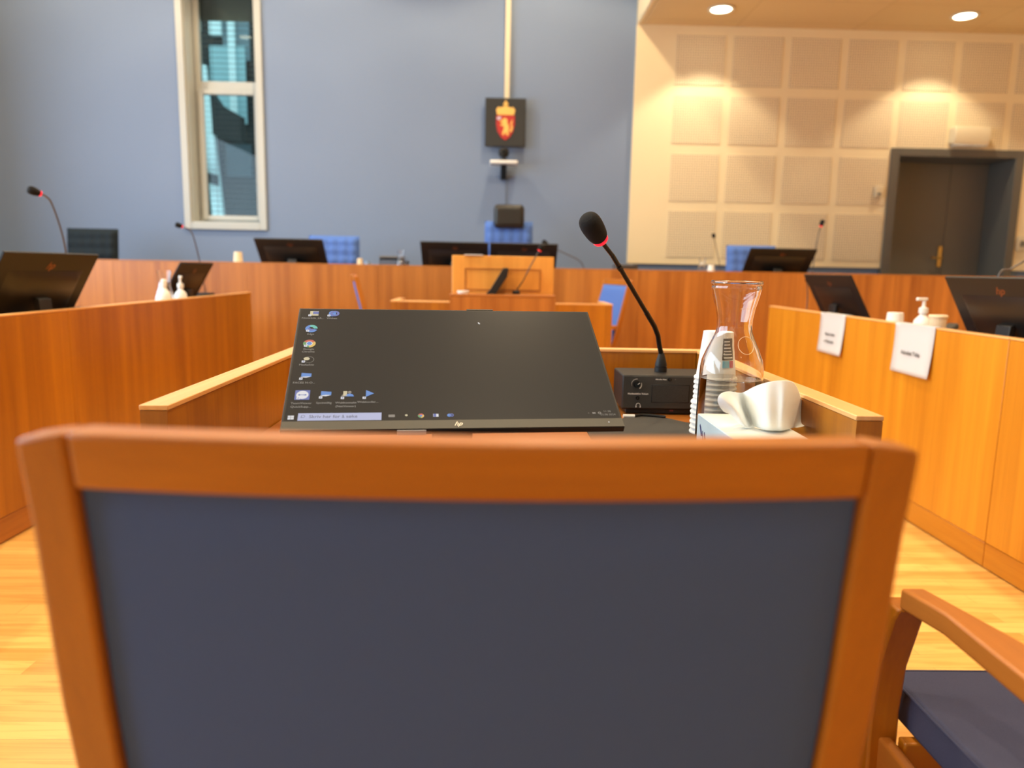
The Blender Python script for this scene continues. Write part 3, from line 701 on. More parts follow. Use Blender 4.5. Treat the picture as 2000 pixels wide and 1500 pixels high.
def mic_px(base_uvY, pts, label, head, hr, rn=.0035, zb=None, ring=True):
    """base on its surface, neck through photo points at given distances"""
    b_ = at(*base_uvY); b_.z = zb
    P = [Vector((b_.x, b_.y, zb + .019))] + [at(*p) for p in pts]
    # smooth
    S = []
    for i in range(len(P) - 1):
        p0 = P[max(i - 1, 0)]; p1 = P[i]; p2 = P[i + 1]; p3 = P[min(i + 2, len(P) - 1)]
        for k in range(6):
            t = k / 6
            S.append(.5 * ((2 * p1) + (p2 - p0) * t + (2 * p0 - 5 * p1 + 4 * p2 - p3) * t * t + (3 * p1 - p0 - 3 * p2 + p3) * t ** 3))
    S.append(P[-1])
    return make_mic(b_, S, label, head, hr, None, rn, True, ring)
mic_px((140, 580, 3.98), [(132, 520, 3.9), (122, 460, 3.85), (102, 400, 3.8), (90, 384, 3.77), (80, 379, 3.75)], 'gooseneck microphone curving over the big monitor at the far left', .062, .021, .0045, ZD + .001)
mic_px((401, 560, 5.455), [(390, 512, 5.4), (379, 466, 5.28), (370, 449, 5.26), (357, 443, 5.24)], 'thin gooseneck microphone just below the left corner of the window', .050, .018, .004, ZD + .1175)
mic_px((1143, 530, 6.5), [(1139, 520, 6.5), (1130, 508, 6.48), (1110, 498, 6.45), (1080, 484, 6.42), (1070, 478, 6.40)], 'thin grey gooseneck microphone on the bench right of the lectern', .06, .022, .004, BZ + .001, False)
mic_px((1407, 525, 6.5), [(1405, 515, 6.5), (1400, 490, 6.5), (1395, 466, 6.5)], 'faint pale gooseneck microphone on the bench beside the glass carafe', .045, .016, .003, BZ + .001, False)
mic_px((1587, 530, 6.5), [(1590, 505, 6.5), (1598, 460, 6.5), (1603, 443, 6.5)], 'upright gooseneck microphone on the bench right of the rightmost monitor', .062, .02, .004, BZ + .001)
mic_px((1925, 560, 3.45), [(1948, 543, 3.42), (1975, 525, 3.40), (2003, 508, 3.38), (2022, 492, 3.36)], 'gooseneck microphone rising behind the monitor at the right edge', .06, .02, .0045, ZD + .001)
mic_px((1576, 600, 4.86), [(1577, 585, 4.86), (1577, 565, 4.86), (1576, 552, 4.86)], 'short gooseneck microphone beside the far monitor of the right desk', .03, .010, .004, ZD + .001, False)
# lectern microphone
q = at(1008, 571, ly + .16)
P = [Vector((q.x, ly + .16, .958))] + [at(u, v, ly + .14) for u, v in ((1022, 548), (1036, 520), (1049, 497), (1053, 490))]
make_mic(Vector((q.x, ly + .16, .9405)), P, 'thin gooseneck microphone with red ring standing on the lectern', .04, .016, None, .0035, bs=.022)

# main console with its microphone
CY = 1.77; cx0, cx1 = .309, .538; czh = .097
con = empty('conference_console', ((cx0 + cx1) / 2, CY, ZD + .001), 0, 'black conference console with knob and speaker grille on the near desk', 'console')
hw = (cx1 - cx0) / 2
MB().box(-hw, hw, .0, .135, .012, czh).build('housing', M['satin'], con, bevel=.004, seg=3)
MB().box(-hw + .012, hw - .012, .012, .125, .0, .0118).build('foot', M['black'], con, bevel=.002)
MB().box(-hw + .002, hw - .002, -.0015, -.0002, .016, czh - .003).build('front_plate', plain('console_plate', (52, 52, 49), .5), con, bevel=.002)
def CP(u, v): # position on the console front in local coordinates
    p = at(u, v, CY); return p.x - con.location.x, p.z - con.location.z
def FT(u, v, y=-.0018): x, z = CP(u, v); return TR(x, y, z, R(90))
kx, kz = CP(1243, 750)
kb = MB().lathe([(.0085, 0), (.0085, .004), (.0068, .010), (.0062, .012)], 28, None, TR(kx, -.0016, kz, R(90))).build('volume_knob', M['glossblack'], con)
MB().box(-.0006, .0006, 0, .0007, .001, .0075, None, TR(kx, -.0142, kz) @ Euler((0, R(50), 0)).to_matrix().to_4x4()).build('pointer', M['whiteink'], kb)
pr = MB()
def arc(x, z, r, a0, a1, w0, w1, n=18):
    vs = []; fs = []
    for i in range(n + 1):
        a = R(a0 + (a1 - a0) * i / n); w_ = w0 + (w1 - w0) * i / n
        vs += [(x + r * math.cos(a), -.0018, z + r * math.sin(a)), (x + (r + w_) * math.cos(a), -.0018, z + (r + w_) * math.sin(a))]
    pr.add(vs, [(2 * i, 2 * i + 1, 2 * i + 3, 2 * i + 2) for i in range(n)])
arc(kx, kz, .0120, 205, 80, .0002, .0012); arc(kx, kz, .0120, 15, -55, .0008, .0026)
add_text(pr, 'Hodetelefon Volum', .0063, FT(1246, 769), bold=.00012); add_text(pr, 'Mikrofon Mute', .0044, FT(1291, 741), bold=.00012); add_text(pr, 'Hodetelefon', .0056, FT(1366, 740), bold=.00012)
hx, hz = CP(1246, 792)
pts = [(hx + .0052 * math.cos(R(a)), -.0020, hz + .0062 * math.sin(R(a))) for a in range(-20, 201, 20)]
pr.tube(pts, .0006, 6); pr.box(hx - .0062, hx - .0040, -.0024, -.0016, hz - .0045, hz - .0010); pr.box(hx + .0040, hx + .0062, -.0024, -.0016, hz - .0045, hz - .0010)
pr.build('front_printing', M['whiteink'], con, smooth=False)
jx, jz = CP(1245, 777)
MB().lathe([(.0045, 0), (.0045, .0015), (.0025, .0015), (.0022, -.003)], 20, None, TR(jx, -.0016, jz, R(90)), cap=False).build('headphone_socket', M['glossblack'], con)
bx, bz = CP(1308, 741)
MB().lathe([(.0042, 0), (.0042, .003), (.003, .0036)], 20, None, TR(bx, -.0016, bz, R(90))).build('button', M['glossblack'], con)
for v in (749, 759, 769, 779):
    bx, bz = CP(1362, v); MB().lathe([(.0042, 0), (.0042, .003), (.003, .0036)], 20, None, TR(bx, -.0016, bz, R(90))).build('button', M['glossblack'], con)
    bx, bz = CP(1352, v + 1); MB().lathe([(.0010, 0), (.0010, .0006)], 10, None, TR(bx, -.0016, bz, R(90))).build('indicator', M['grey'], con)
bx, bz = CP(1319, 741); MB().lathe([(.0012, 0), (.0012, .0006)], 10, None, TR(bx, -.0016, bz, R(90))).build('indicator', M['grey'], con)
x0, z1 = CP(1273, 751); x1, z0 = CP(1345, 787)
g = MB().box(x0, x1, -.0022, -.0016, z0, z1).build('speaker_surround', M['glossblack'], con, bevel=.0004)
def grille():
    mt, t, b = nt('speaker_mesh'); L = t.links.new; N = t.nodes.new
    tc = N('ShaderNodeTexCoord'); v = N('ShaderNodeTexVoronoi'); v.inputs['Scale'].default_value = 900; L(tc.outputs['Object'], v.inputs['Vector'])
    rp = N('ShaderNodeValToRGB'); rp.color_ramp.elements[0].position = .25; rp.color_ramp.elements[0].color = (.004, .004, .004, 1); rp.color_ramp.elements[1].position = .45; rp.color_ramp.elements[1].color = (.035, .035, .032, 1)
    L(v.outputs['Distance'], rp.inputs[0]); L(rp.outputs[0], b.inputs['Base Color']); b.inputs['Roughness'].default_value = .6; return mt
MB().box(x0 + .0015, x1 - .0015, -.0030, -.0023, z0 + .0015, z1 - .0015).build('speaker_grille', grille(), con)
rl = MB(); add_text(rl, 'XLR', .0052, FT(1311, 802), bold=.0002); rl.build('red_logo', M['redink'], con, smooth=False)
# microphone plugged in the console
b_ = at(1290, 728, 1.84)
bz0 = ZD + .001 + czh
path = [at(u, v, y) for u, v, y in ((1290, 697, 1.84), (1288, 676, 1.83), (1285, 655, 1.82), (1278, 637, 1.80), (1262, 610, 1.77), (1240, 573, 1.73), (1216, 532, 1.68), (1196, 499, 1.64), (1175, 472, 1.61))]
mc = empty('gooseneck_microphone', (b_.x, 1.84, bz0 + .0005), 0, 'large black gooseneck microphone with glowing red ring on the console', 'microphone')
o0 = Vector(mc.location)
Pn = [p - o0 for p in path]
MB().lathe([(.0155, 0), (.0155, .0115), (.0135, .012), (.0135, .0135), (.0150, .014), (.0145, .020), (.0070, .046), (.006, .047)], 28).build('connector', M['satin'], mc)
Pn[0] = Vector((Pn[0].x * .3, 0, .045))
MB().tube(Pn[:5], .0062, 14).build('lower_flex', M['neckblack'], mc)
MB().tube(Pn[3:8], .0052, 14).build('tube', M['neckblack'], mc)
k = Pn[6].lerp(Pn[7], .2); MB().tube([k, k.lerp(Pn[7], .25)], .0068, 14).build('collar', M['neckblack'], mc)
MB().tube(Pn[7:], .0048, 14).build('upper_flex', M['neckblack'], mc)
dd = (at(1148, 428, 1.57) - at(1175, 472, 1.61)).normalized(); T = frame_from(Pn[-1], dd)
MB().lathe([(.006, -.002), (.0135, .0), (.0165, .003), (.0172, .007), (.012, .0085)], 32, None, T).build('light_ring', M['redring'], mc)
MB().lathe([(.013, .0075), (.0185, .010), (.0222, .024), (.0240, .042), (.0242, .057), (.0220, .069), (.0150, .077), (.004, .079)], 32, None, T).build('windscreen', M['foam'], mc, subd=1)

# ================================================================== THINGS ON THE NEAR DESK
# felt mat
pm = [atz(u, v, ZD + .001) for u, v in ((1196, 826), (1232, 812), (1272, 812), (1300, 817), (1340, 826), (1372, 829), (1392, 834))]
pts = [(p.x, p.y) for p in pm] + [(.375, 1.19), (.20, 1.19), (.20, 1.60)]
mt_ = MB().prism([(x - .3, y - 1.4) for x, y in pts], 0, .002, 'z').build('desk_mat', M['mat'], None, loc=(.3, 1.4, ZD + .0005)); tag(mt_, 'dark grey felt mat on the near desk in front of the console', 'mat')
# cable with white plug
p = [atz(u, v, ZD + .006) for u, v in ((1240, 812), (1252, 810), (1270, 811), (1300, 814))]
cb = empty('audio_cable', (p[0].x, p[0].y, ZD + .003), 0, 'short black cable with white plug lying below the console', 'cable')
MB().tube([q_ - Vector(cb.location) for q_ in p], .0032, 8).build('cord', M['black'], cb)
MB().tube([(-.028, .0, .002), (-.0005, 0, .002)], .0042, 10).build('plug', M['white'], cb)

# carafe with water
kx, ky = .470, 1.452
pz_ = lambda v: 1.067 - (v - 548) * .001025
prof = [(548, 95), (550.5, 98), (553.5, 98), (556, 94), (558.5, 93), (561, 95), (563, 95), (565.5, 92.5), (575, 89), (600, 75.5), (620, 68.5), (634, 67), (646, 70), (660, 81), (680, 100), (700, 116), (715, 121), (735, 123), (770, 125), (810, 126), (850, 126)]
outer = [(w_ / 2 * .00101, pz_(v)) for v, w_ in prof]
outer = outer + [(.0625, ZD + .010), (.058, ZD + .003), (.050, ZD + .0015)]
cf = empty('water_carafe', (kx, ky, ZD + .0002), 0, 'clear glass carafe half full of water on the near desk', 'carafe')
oz = cf.location.z
O = [(r, z - oz) for r, z in outer]
inner = [(max(r - .0026, .002), z) for r, z in O[:-3]] + [(.0585, .0135), (.050, .008)]
inner[0] = (O[0][0] - .0026, O[0][1])
full = O + [(.001, .0015)] + [(.001, .0075)] + inner[::-1]
n = 64; mb = MB(); mb.lathe(full, n, closed=True); mb.build('glass_body', M['glass'], cf, angle=60)
wl = pz_(737) - oz
wi = [(r - .0006, z) for r, z in inner if z < wl - .001 and z > .009]
rr = inner[0][0]
for i in range(len(inner) - 1):
    (ra, za), (rb, zb_) = inner[i], inner[i + 1]
    if za >= wl >= zb_: rr = ra + (rb - ra) * (za - wl) / (za - zb_)
wi = [(.001, wl - .0003), (rr * .9, wl - .0003), (rr - .0018, wl), (rr - .0006, wl + .0012)] + wi + [(.050, .0086), (.001, .0086)]
MB().lathe(wi, n, cap=False).build('water', M['water'], cf, angle=60)
mk = MB(); 
for k_ in range(28):
    a0 = 2 * PI * k_ / 28
cx_, cz_ = .012, pz_(668) - oz; rb = .046
def on_glass(dx, z):
    # radius of the carafe at z
    for i in range(len(O) - 1):
        (ra, za), (rb_, zb_) = O[i], O[i + 1]
        if za >= z >= zb_: r_ = ra + (rb_ - ra) * (za - z) / (za - zb_ + 1e-9); break
    else: r_ = .06
    r_ += .0004; dx = max(min(dx, r_ * .95), -r_ * .95)
    return Vector((dx, -math.sqrt(r_ * r_ - dx * dx), z))
ring = [on_glass(.012 + .0165 * math.cos(a / 24 * 2 * PI), cz_ + .0165 * math.sin(a / 24 * 2 * PI)) for a in range(25)]
mk.tube(ring, .0005, 6); mk.tube([on_glass(-.002 + .02 * t_ / 6, pz_(600) - oz) for t_ in range(7)], .0005, 6)
frost = plain('frosted_print', (245, 225, 190), .6); mk.build('volume_mark', frost, cf)

# cup stack behind the carafe
def make_cup(m, r0=.031, r1=.042, hh=.105):
    r = empty('paper_cup', (0, 0, 0), 0, 'x', 'cup')
    MB().lathe([(r1, .0), (r1 + .0012, .002), (r1, .005), (r0, hh - .001), (r0 - .002, hh - .0005), (.001, hh - .004), (.001, hh - .0055), (r0 - .003, hh - .005), (r1 - .0015, .0)], 36, cap=False).build('cup_wall', m, r, angle=50)
    MB().lathe([(r1 - .0005, 0), (r1 + .0035, .0018), (r1 + .0040, .0045), (r1 + .0025, .0075), (r1 - .0005, .0082)], 36, closed=True).build('rim', m, r)
    return r
cup = make_cup(M['cup'])
nc = 12; pitch = .0108
for i in range(nc):
    if i == 0: lab, g = 'white paper cup at the bottom of the upturned stack behind the carafe', None
    elif i == nc - 1: lab, g = 'white printed paper cup on top of the upturned stack behind the carafe', None
    else: lab, g = 'white paper cup in the middle of the upturned stack behind the carafe', 'upturned paper cups stacked behind the carafe'
    place(cup, i == 0, (.474 - (.004 if i < 7 else 0), 1.566, ZD + .0006 + i * pitch), 0, lab, g)
# print on the top cup
top = [o for o in COL.objects if o.name.startswith('paper_cup')][-1]
pr = MB()
def cupP(a, z, lift=.0005):
    r_ = .042 + (.031 - .042) * (z - .005) / .1 + lift; return Vector((r_ * math.sin(a), -r_ * math.cos(a), z))
def cupquad(a0, a1, z0, z1, m, lift=.0005):
    pr.grid([[cupP(a0 + (a1 - a0) * i / 5, z, lift) for i in range(6)] for z in (z0, z1)], m)
cupquad(-.02, .75, .046, .092, plain('cup_print_grey', (96, 88, 74), .6)); cupquad(.0, .42, .030, .0445, plain('cup_print_blue', (120, 190, 215), .6)); cupquad(.44, .75, .030, .0445, plain('cup_print_red', (190, 50, 70), .6))
for k_ in range(6): cupquad(.06, .68 - .04 * k_, .050 + k_ * .0068, .0524 + k_ * .0068, M['cup'], .0009)
pr.build('cup_print', None, top, smooth=False)

# tissue box
tx0, tx1, ty0, ty1, tz = .387, .515, 1.13, 1.378, .815
tbx = empty('tissue_box', ((tx0 + tx1) / 2, (ty0 + ty1) / 2, ZD + .001), 0, 'white and pale blue tissue box on the near desk before the carafe', 'tissue box')
hx_, hy_ = (tx1 - tx0) / 2, (ty1 - ty0) / 2; th = tz - ZD - .001
MB().box(-hx_, hx_, -hy_, hy_, 0, th).build('carton', M['boxblue'], tbx, bevel=.001)
MB().box(-hx_ + .001, hx_ - .001, -hy_ + .001, hy_ - .001, th + .0001, th + .0006).build('top_print', M['boxcard'], tbx)
lg = MB(); 
for yy, s in ((-.02, 1), (-.035, .8), (.06, .9), (.075, .7)):
    lg.prism([(yy, .035), (yy + .012 * s, .055), (yy + .016 * s, .053), (yy + .007 * s, .034)], -hx_ - .0005, -hx_ - .0001, 'x')
for yy in (.085,):
    lg.prism([(yy, .045), (yy + .012, .060), (yy + .018, .064), (yy + .02, .060), (yy + .008, .042)], -hx_ - .0005, -hx_ - .0001, 'x')
lg.build('side_logo', M['boxnavy'], tbx, smooth=False)
# the sheet pulled out of it: rows of photo-traced points, each at its own depth
ts = MB()
rows = [
 [(1412,804,1.24),(1402,790,1.235),(1400,777,1.225),(1407,767,1.225),(1420,763,1.235),(1436,765,1.262),(1450,768,1.29),(1463,759,1.245),(1480,751,1.222),(1500,745,1.212),(1520,742,1.21),(1536,742,1.205),(1553,744,1.235),(1562,768,1.275),(1571,796,1.31),(1578,822,1.33)],
 [(1416,806,1.245),(1410,796,1.235),(1409,786,1.22),(1416,779,1.215),(1428,777,1.23),(1441,782,1.268),(1452,786,1.30),(1466,779,1.24),(1482,770,1.216),(1501,765,1.202),(1520,764,1.208),(1533,764,1.192),(1549,768,1.225),(1559,788,1.27),(1568,810,1.30),(1576,834,1.32)],
 [(1425,808,1.252),(1424,803,1.238),(1427,799,1.22),(1433,796,1.212),(1442,798,1.225),(1451,804,1.268),(1459,809,1.30),(1471,803,1.235),(1486,796,1.208),(1503,793,1.192),(1520,795,1.204),(1531,797,1.186),(1546,799,1.222),(1556,814,1.262),(1565,832,1.29),(1575,848,1.305)],
 [(1434,817,1.26),(1436,816,1.245),(1440,815,1.228),(1445,815,1.22),(1452,817,1.232),(1459,823,1.262),(1466,828,1.285),(1476,822,1.235),(1490,820,1.206),(1505,820,1.190),(1519,822,1.202),(1528,824,1.186),(1542,827,1.222),(1552,838,1.252),(1562,850,1.275),(1573,862,1.285)],
 [(1446,835,1.262),(1449,834,1.25),(1452,835,1.238),(1456,836,1.232),(1460,838,1.242),(1465,842,1.258),(1470,845,1.265),(1480,843,1.236),(1492,843,1.212),(1506,844,1.200),(1518,846,1.210),(1526,848,1.200),(1538,851,1.226),(1548,858,1.245),(1558,866,1.258),(1569,876,1.262)],
 [(1458,852,1.25),(1460,852,1.25),(1462,853,1.248),(1465,853,1.245),(1468,854,1.248),(1471,856,1.25),(1476,858,1.25),(1484,858,1.243),(1495,860,1.235),(1508,862,1.232),(1518,864,1.236),(1526,866,1.242),(1532,868,1.246),(1538,872,1.248),(1546,878,1.25),(1554,886,1.25)]]
rp = [[at(u, v, Y) for u, v, Y in r_] for r_ in rows]
for r_ in rp:
    for p_ in r_: p_.z = max(p_.z, tz + .0025)
ctr = Vector((.45, 1.25, tz + .001))
ts.grid([[p_ - ctr for p_ in r_] for r_ in rp])
tsh = ts.build('tissue_sheet', M['tissue'], tbx, subd=2, solid=.0004, angle=180); tsh.location = ctr - Vector(tbx.location)

# ================================================================== CHAIRS LIKE THE NEAR ONE
def make_armchair(fab, seatfab):
    r = empty('armchair', (0, 0, 0), 0, 'x', 'chair')
    # local: origin under the seat middle, +y is forward; back plane y = -0.335 .. (top z .97)
    def yb(z, x=0): return -.340 + .24 * (.97 - z) - .022 * (1 - (x / .3) ** 2) + .045 * max(0, (.75 - z)) ** 1.0 * 0
    # outlines of half width against height
    OUT = [(.972, .2965), (.95, .2990), (.90, .3015), (.85, .3060), (.80, .3110), (.74, .3160), (.68, .3185), (.60, .318), (.50, .312), (.44, .308)]
    INN = [(.972, .262), (.95, .2630), (.90, .266), (.85, .2690), (.80, .2725), (.74, .2765), (.68, .279), (.60, .280), (.50, .276), (.44, .273)]
    def itp(tab, z):
        for (za, a), (zb_, b_) in zip(tab, tab[1:]):
            if za >= z >= zb_: return a + (b_ - a) * (za - z) / (za - zb_)
        return tab[-1][1]
    th = .030
    for s in (-1, 1):
        mb = MB(); prev = None; vs = []; fs = []
        zs = [.972, .955, .93, .90, .85, .80, .74, .68, .60, .52, .44]
        for z in zs:
            xo, xi = s * itp(OUT, z), s * itp(INN, z)
            zo = z - (.006 if z > .97 else .002 if z > .95 else 0); vs += [(xo, yb(z, xo), zo), (xi, yb(z, xi), z), (xi, yb(z, xi) + th, z), (xo, yb(z, xo) + th, zo)]
        n_ = len(zs)
        for i in range(n_ - 1):
            for k in range(4): fs.append((4 * i + k, 4 * i + (k + 1) % 4, 4 * i + 4 + (k + 1) % 4, 4 * i + 4 + k))
        fs += [(3, 2, 1, 0), tuple(4 * (n_ - 1) + k for k in range(4))]
        mb.add(vs, fs); mb.build('back_stile', M['chairwood'], r, bevel=.0045, seg=3)
    # top rail between the stiles, following the bow
    def railmesh(z0, z1, m, name, dz=None, inset=.0005, y_off=0, t=th, bev=.0045):
        n_ = 24; vs = []; fs = []
        for i in range(n_ + 1):
            q_ = -1 + 2 * i / n_
            for (z, yy) in ((z1, 0), (z0, 0), (z0, t), (z1, t)):
                x = q_ * (itp(INN, z) - inset); vs.append((x, yb(z, x) + yy + y_off, z))
        for i in range(n_):
            for k in range(4): fs.append((4 * i + k, 4 * i + (k + 1) % 4, 4 * i + 4 + (k + 1) % 4, 4 * i + 4 + k))
        fs += [(3, 2, 1, 0), tuple(4 * n_ + k for k in range(4))]
        return MB().add(vs, fs).build(name, m, r, bevel=bev, seg=3)
    railmesh(.931, .972, M['chairwood_x'], 'top_rail')
    railmesh(.47, .51, M['chairwood_x'], 'bottom_rail')
    # upholstered back
    rows_b = []; NZ, NX = 16, 24
    for side in (0, 1):
        rr_ = []
        for i in range(NZ + 1):
            z = .9300 - (.9300 - .5115) * i / NZ; row = []
            for j in range(NX + 1):
                q_ = -1 + 2 * j / NX; hw_ = itp(INN, z) - .0012; x = q_ * hw_
                e = (1 - abs(q_) ** 14) * (1 - abs(1 - 2 * i / NZ) ** 22)
                y = yb(z, x) + (th * .30 - .004 * e if side == 0 else th * .85 + .012 * e)
                row.append((x, y, z))
            rr_.append(row)
        rows_b.append(rr_)
    mb = MB(); mb.grid(rows_b[0]); mb.grid(rows_b[1])
    nx = NX + 1; b0 = 0; b1 = (NZ + 1) * nx; fs = []
    ring0 = [j for j in range(nx)] + [i * nx + NX for i in range(1, NZ + 1)] + [NZ * nx + j for j in range(NX - 1, -1, -1)] + [i * nx for i in range(NZ - 1, 0, -1)]
    for a, b_ in zip(ring0, ring0[1:] + ring0[:1]): fs.append((a, b_, b_ + b1, a + b1))
    for f in fs: mb.f.append(list(f)); mb.mi.append(0)
    mb.build('back_upholstery', fab, r, angle=70)
    # seat cushion
    sw, sy0, sy1, sz0, sz1 = .252, -.235, .265, .405, .465
    def rr2(x0, x1, y0, y1, rad, n_=6):
        o_ = []
        for (cx2, cy2, a0) in ((x1 - rad, y1 - rad, 0), (x0 + rad, y1 - rad, 90), (x0 + rad, y0 + rad, 180), (x1 - rad, y0 + rad, 270)):
            for k in range(n_ + 1): a = R(a0 + 90 * k / n_); o_.append((cx2 + rad * math.cos(a), cy2 + rad * math.sin(a)))
        return o_
    ol = rr2(-sw, sw, sy0, sy1, .035)
    st = MB().prism(ol, sz0, sz1, 'z').build('seat_cushion', seatfab, r, bevel=.008, seg=3)
    pp_ = [Vector((x, y, sz1 - .003)) for x, y in ol]; pp_.append(pp_[0].copy())
    MB().tube(pp_, .0022, 6).build('piping', seatfab, st)
    for s in (-1, 1):
        # arm: flat board, bevelled outer front corner
        arm = [(s * .302, -.262), (s * .297, -.075), (s * .293, .075), (s * .309, .152), (s * .276, .152), (s * .258, .07), (s * .243, 0), (s * .238, -.10), (s * .245, -.235), (s * .262, -.262)]
        MB().prism(arm if s > 0 else arm[::-1], .622, .652, 'z').build('armrest', M['chairwood_y'], r, bevel=.004, seg=3)
        # front leg, wide at the seat and tapering
        leg = [(.175, .6215), (.222, .6215), (.232, .52), (.252, .44), (.254, .35), (.242, .2), (.222, .001), (.188, .001), (.205, .2), (.216, .35), (.219, .44), (.213, .515), (.187, .60)]
        MB().prism([(y - .03, z) for y, z in leg], s * .268 if s > 0 else -.312, s * .312 if s > 0 else -.268, 'x').build('front_leg', M['chairwood'], r, bevel=.004, seg=2)
        MB().prism([(-.255, .42), (-.212, .438), (-.245, .2), (-.290, .001), (-.318, .001), (-.285, .22)], s * .272 if s > 0 else -.302, s * .302 if s > 0 else -.272, 'x').build('rear_leg', M['chairwood'], r, bevel=.004)
        MB().box(min(s * .277, s * .297), max(s * .277, s * .297), -.215, .200, .335, .40).build('side_rail', M['chairwood_y'], r, bevel=.004)
    MB().box(-.270, .270, .165, .185, .34, .4045).build('front_rail', M['chairwood_x'], r, bevel=.003); MB().box(-.270, .270, -.215, -.195, .34, .4045).build('rear_rail', M['chairwood_x'], r, bevel=.003)
    return r
CX, CYY = -.0135, .472 + .340
ac = make_armchair(M['blue'], M['seatblue'])
ac.location = (CX, CYY, 0); ac['label'] = 'blue upholstered wooden armchair seen from behind in the foreground'
ac2 = copy_tree(ac); ac2.location = (.878, CYY, 0); ac2['label'] = 'wooden armchair with dark blue seat at the lower right edge'
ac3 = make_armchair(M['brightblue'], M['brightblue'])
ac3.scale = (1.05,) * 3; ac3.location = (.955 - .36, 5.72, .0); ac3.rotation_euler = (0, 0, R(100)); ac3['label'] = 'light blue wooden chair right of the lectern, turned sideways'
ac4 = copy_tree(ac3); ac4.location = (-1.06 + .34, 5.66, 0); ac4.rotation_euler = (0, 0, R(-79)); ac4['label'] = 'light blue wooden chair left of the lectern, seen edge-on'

# tufted office chairs behind the bench
def make_office(fab, headrest=False, wdt=.48):
    r = empty('office_chair', (0, 0, 0), 0, 'x', 'office chair')
    NX, NZ = 24, 28; z0, z1 = .52, 1.06
    def surf(side):
        rr_ = []
        for i in range(NZ + 1):
            z = z0 + (z1 - z0) * i / NZ; row = []
            for j in range(NX + 1):
                q_ = -1 + 2 * j / NX; x = q_ * wdt / 2
                e = (1 - abs(q_) ** 10) * (1 - abs(-1 + 2 * i / NZ) ** 14)
                # buttons in a grid
                u_ = (j / NX * 5) % 1; v_ = (i / NZ * 6) % 1
                puff = (math.sin(u_ * PI) * math.sin(v_ * PI)) ** .5 * .022
                y = .10 + .10 * (z - z0) - (.04 + puff) * e if side else .10 + .10 * (z - z0) + .012 * e
                row.append((x, -y if False else y, z))
            rr_.append(row)
        return rr_
    # here the sitter looks to -y (towards the room), so the buttoned face points to -y
    mb = MB(); mb.grid(surf(1)); mb.grid(surf(0)); nx = NX + 1; b1 = (NZ + 1) * nx
    ring0 = [j for j in range(nx)] + [i * nx + NX for i in range(1, NZ + 1)] + [NZ * nx + j for j in range(NX - 1, -1, -1)] + [i * nx for i in range(NZ - 1, 0, -1)]
    for a, b_ in zip(ring0, ring0[1:] + ring0[:1]): mb.f.append([a, b_, b_ + b1, a + b1]); mb.mi.append(0)
    mb.build('backrest', fab, r, angle=70)
    MB().box(-wdt / 2, wdt / 2, -.38, .085, .42, .50).build('seat', fab, r, bevel=.025, seg=4)
    MB().lathe([(.03, .08), (.03, .25), (.022, .26), (.022, .418)], 20).build('gas_column', M['black'], r)
    for k in range(5):
        a = 2 * PI * k / 5 + .3; c_, s_ = math.cos(a), math.sin(a)
        lg_ = MB().tube([(c_ * .03, s_ * .03, .11), (c_ * .28, s_ * .28, .07)], [.022, .014], 10).build('base_leg', M['black'], r)
        MB().lathe([(.028, -.012), (.030, 0), (.028, .012)], 16, None, TR(c_ * .28, s_ * .28, .0305, R(90), 0, a)).build('castor', M['black'], lg_)
    MB().box(-.04, .04, .09, .13, .36, .62).build('back_support', M['black'], r, bevel=.006)
    if headrest:
        h_ = MB().box(-.145, .145, .035, .13, 1.0, 1.19).build('headrest', M['leather'], r, bevel=.04, seg=5)
    return r
PZ = .3005
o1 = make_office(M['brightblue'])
def offx(u, Y): return at(u, 500, Y).x
zt = at(650, 461, 7.15).z - 1.06
o1.location = (offx(649, 7.1), 7.05, PZ); o1['label'] = 'bright blue buttoned office chair behind the bench left of the desk phone'
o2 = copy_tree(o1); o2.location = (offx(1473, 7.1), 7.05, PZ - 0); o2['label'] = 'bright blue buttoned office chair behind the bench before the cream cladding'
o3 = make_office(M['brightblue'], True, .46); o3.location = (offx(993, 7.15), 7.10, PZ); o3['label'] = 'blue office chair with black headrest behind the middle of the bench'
o4 = make_office(M['teal'], False, .48); o4.location = (offx(173, 7.1), 7.05, PZ); o4['label'] = 'dark teal buttoned office chair behind the left end of the bench'
for o_, v_ in ((o1, 461), (o2, 480), (o3, 432), (o4, 447)):
    zt = at(o_.location.x * FPX / 7.15 + 1000, v_, 7.18).z
    for c in children(o_):
        pass
    o_['_top'] = zt
    k = (zt - PZ) / 1.06
    if k > 0: o_.scale = (1, 1, k)
    del o_['_top']

# ================================================================== SMALL THINGS
def cup_at(u, v, Y, surf, m, label, s=1, up=False):
    p = at(u, v, Y)
    r = make_cup(m); r.location = (p.x, Y, surf + .0006); r.scale = (s, s, s)
    if not up:
        r.rotation_euler = (PI, 0, 0); r.location.z = surf + .105 * s + .0006
    r['label'] = label; return r
def pump_bottle(loc, label, s=1, rz=0, m=None):
    r = empty('pump_bottle', loc, rz, label, 'bottle'); r.scale = (s, s, s)
    MB().lathe([(.030, 0), (.034, .004), (.035, .02), (.035, .085), (.030, .105), (.016, .118), (.013, .12), (.013, .128)], 28).build('bottle_body', m or M['white'], r)
    MB().lathe([(.017, .1285), (.017, .145), (.007, .148), (.006, .168)], 24).build('collar', M['white'], r)
    MB().box(-.034, .012, -.007, .007, .168, .178).build('nozzle', M['white'], r, bevel=.003)
    MB().lathe([(.0355, .025), (.0355, .08)], 28, cap=False).build('label', plain('pale_blue_label', (206, 216, 224), .6), r)
    return r
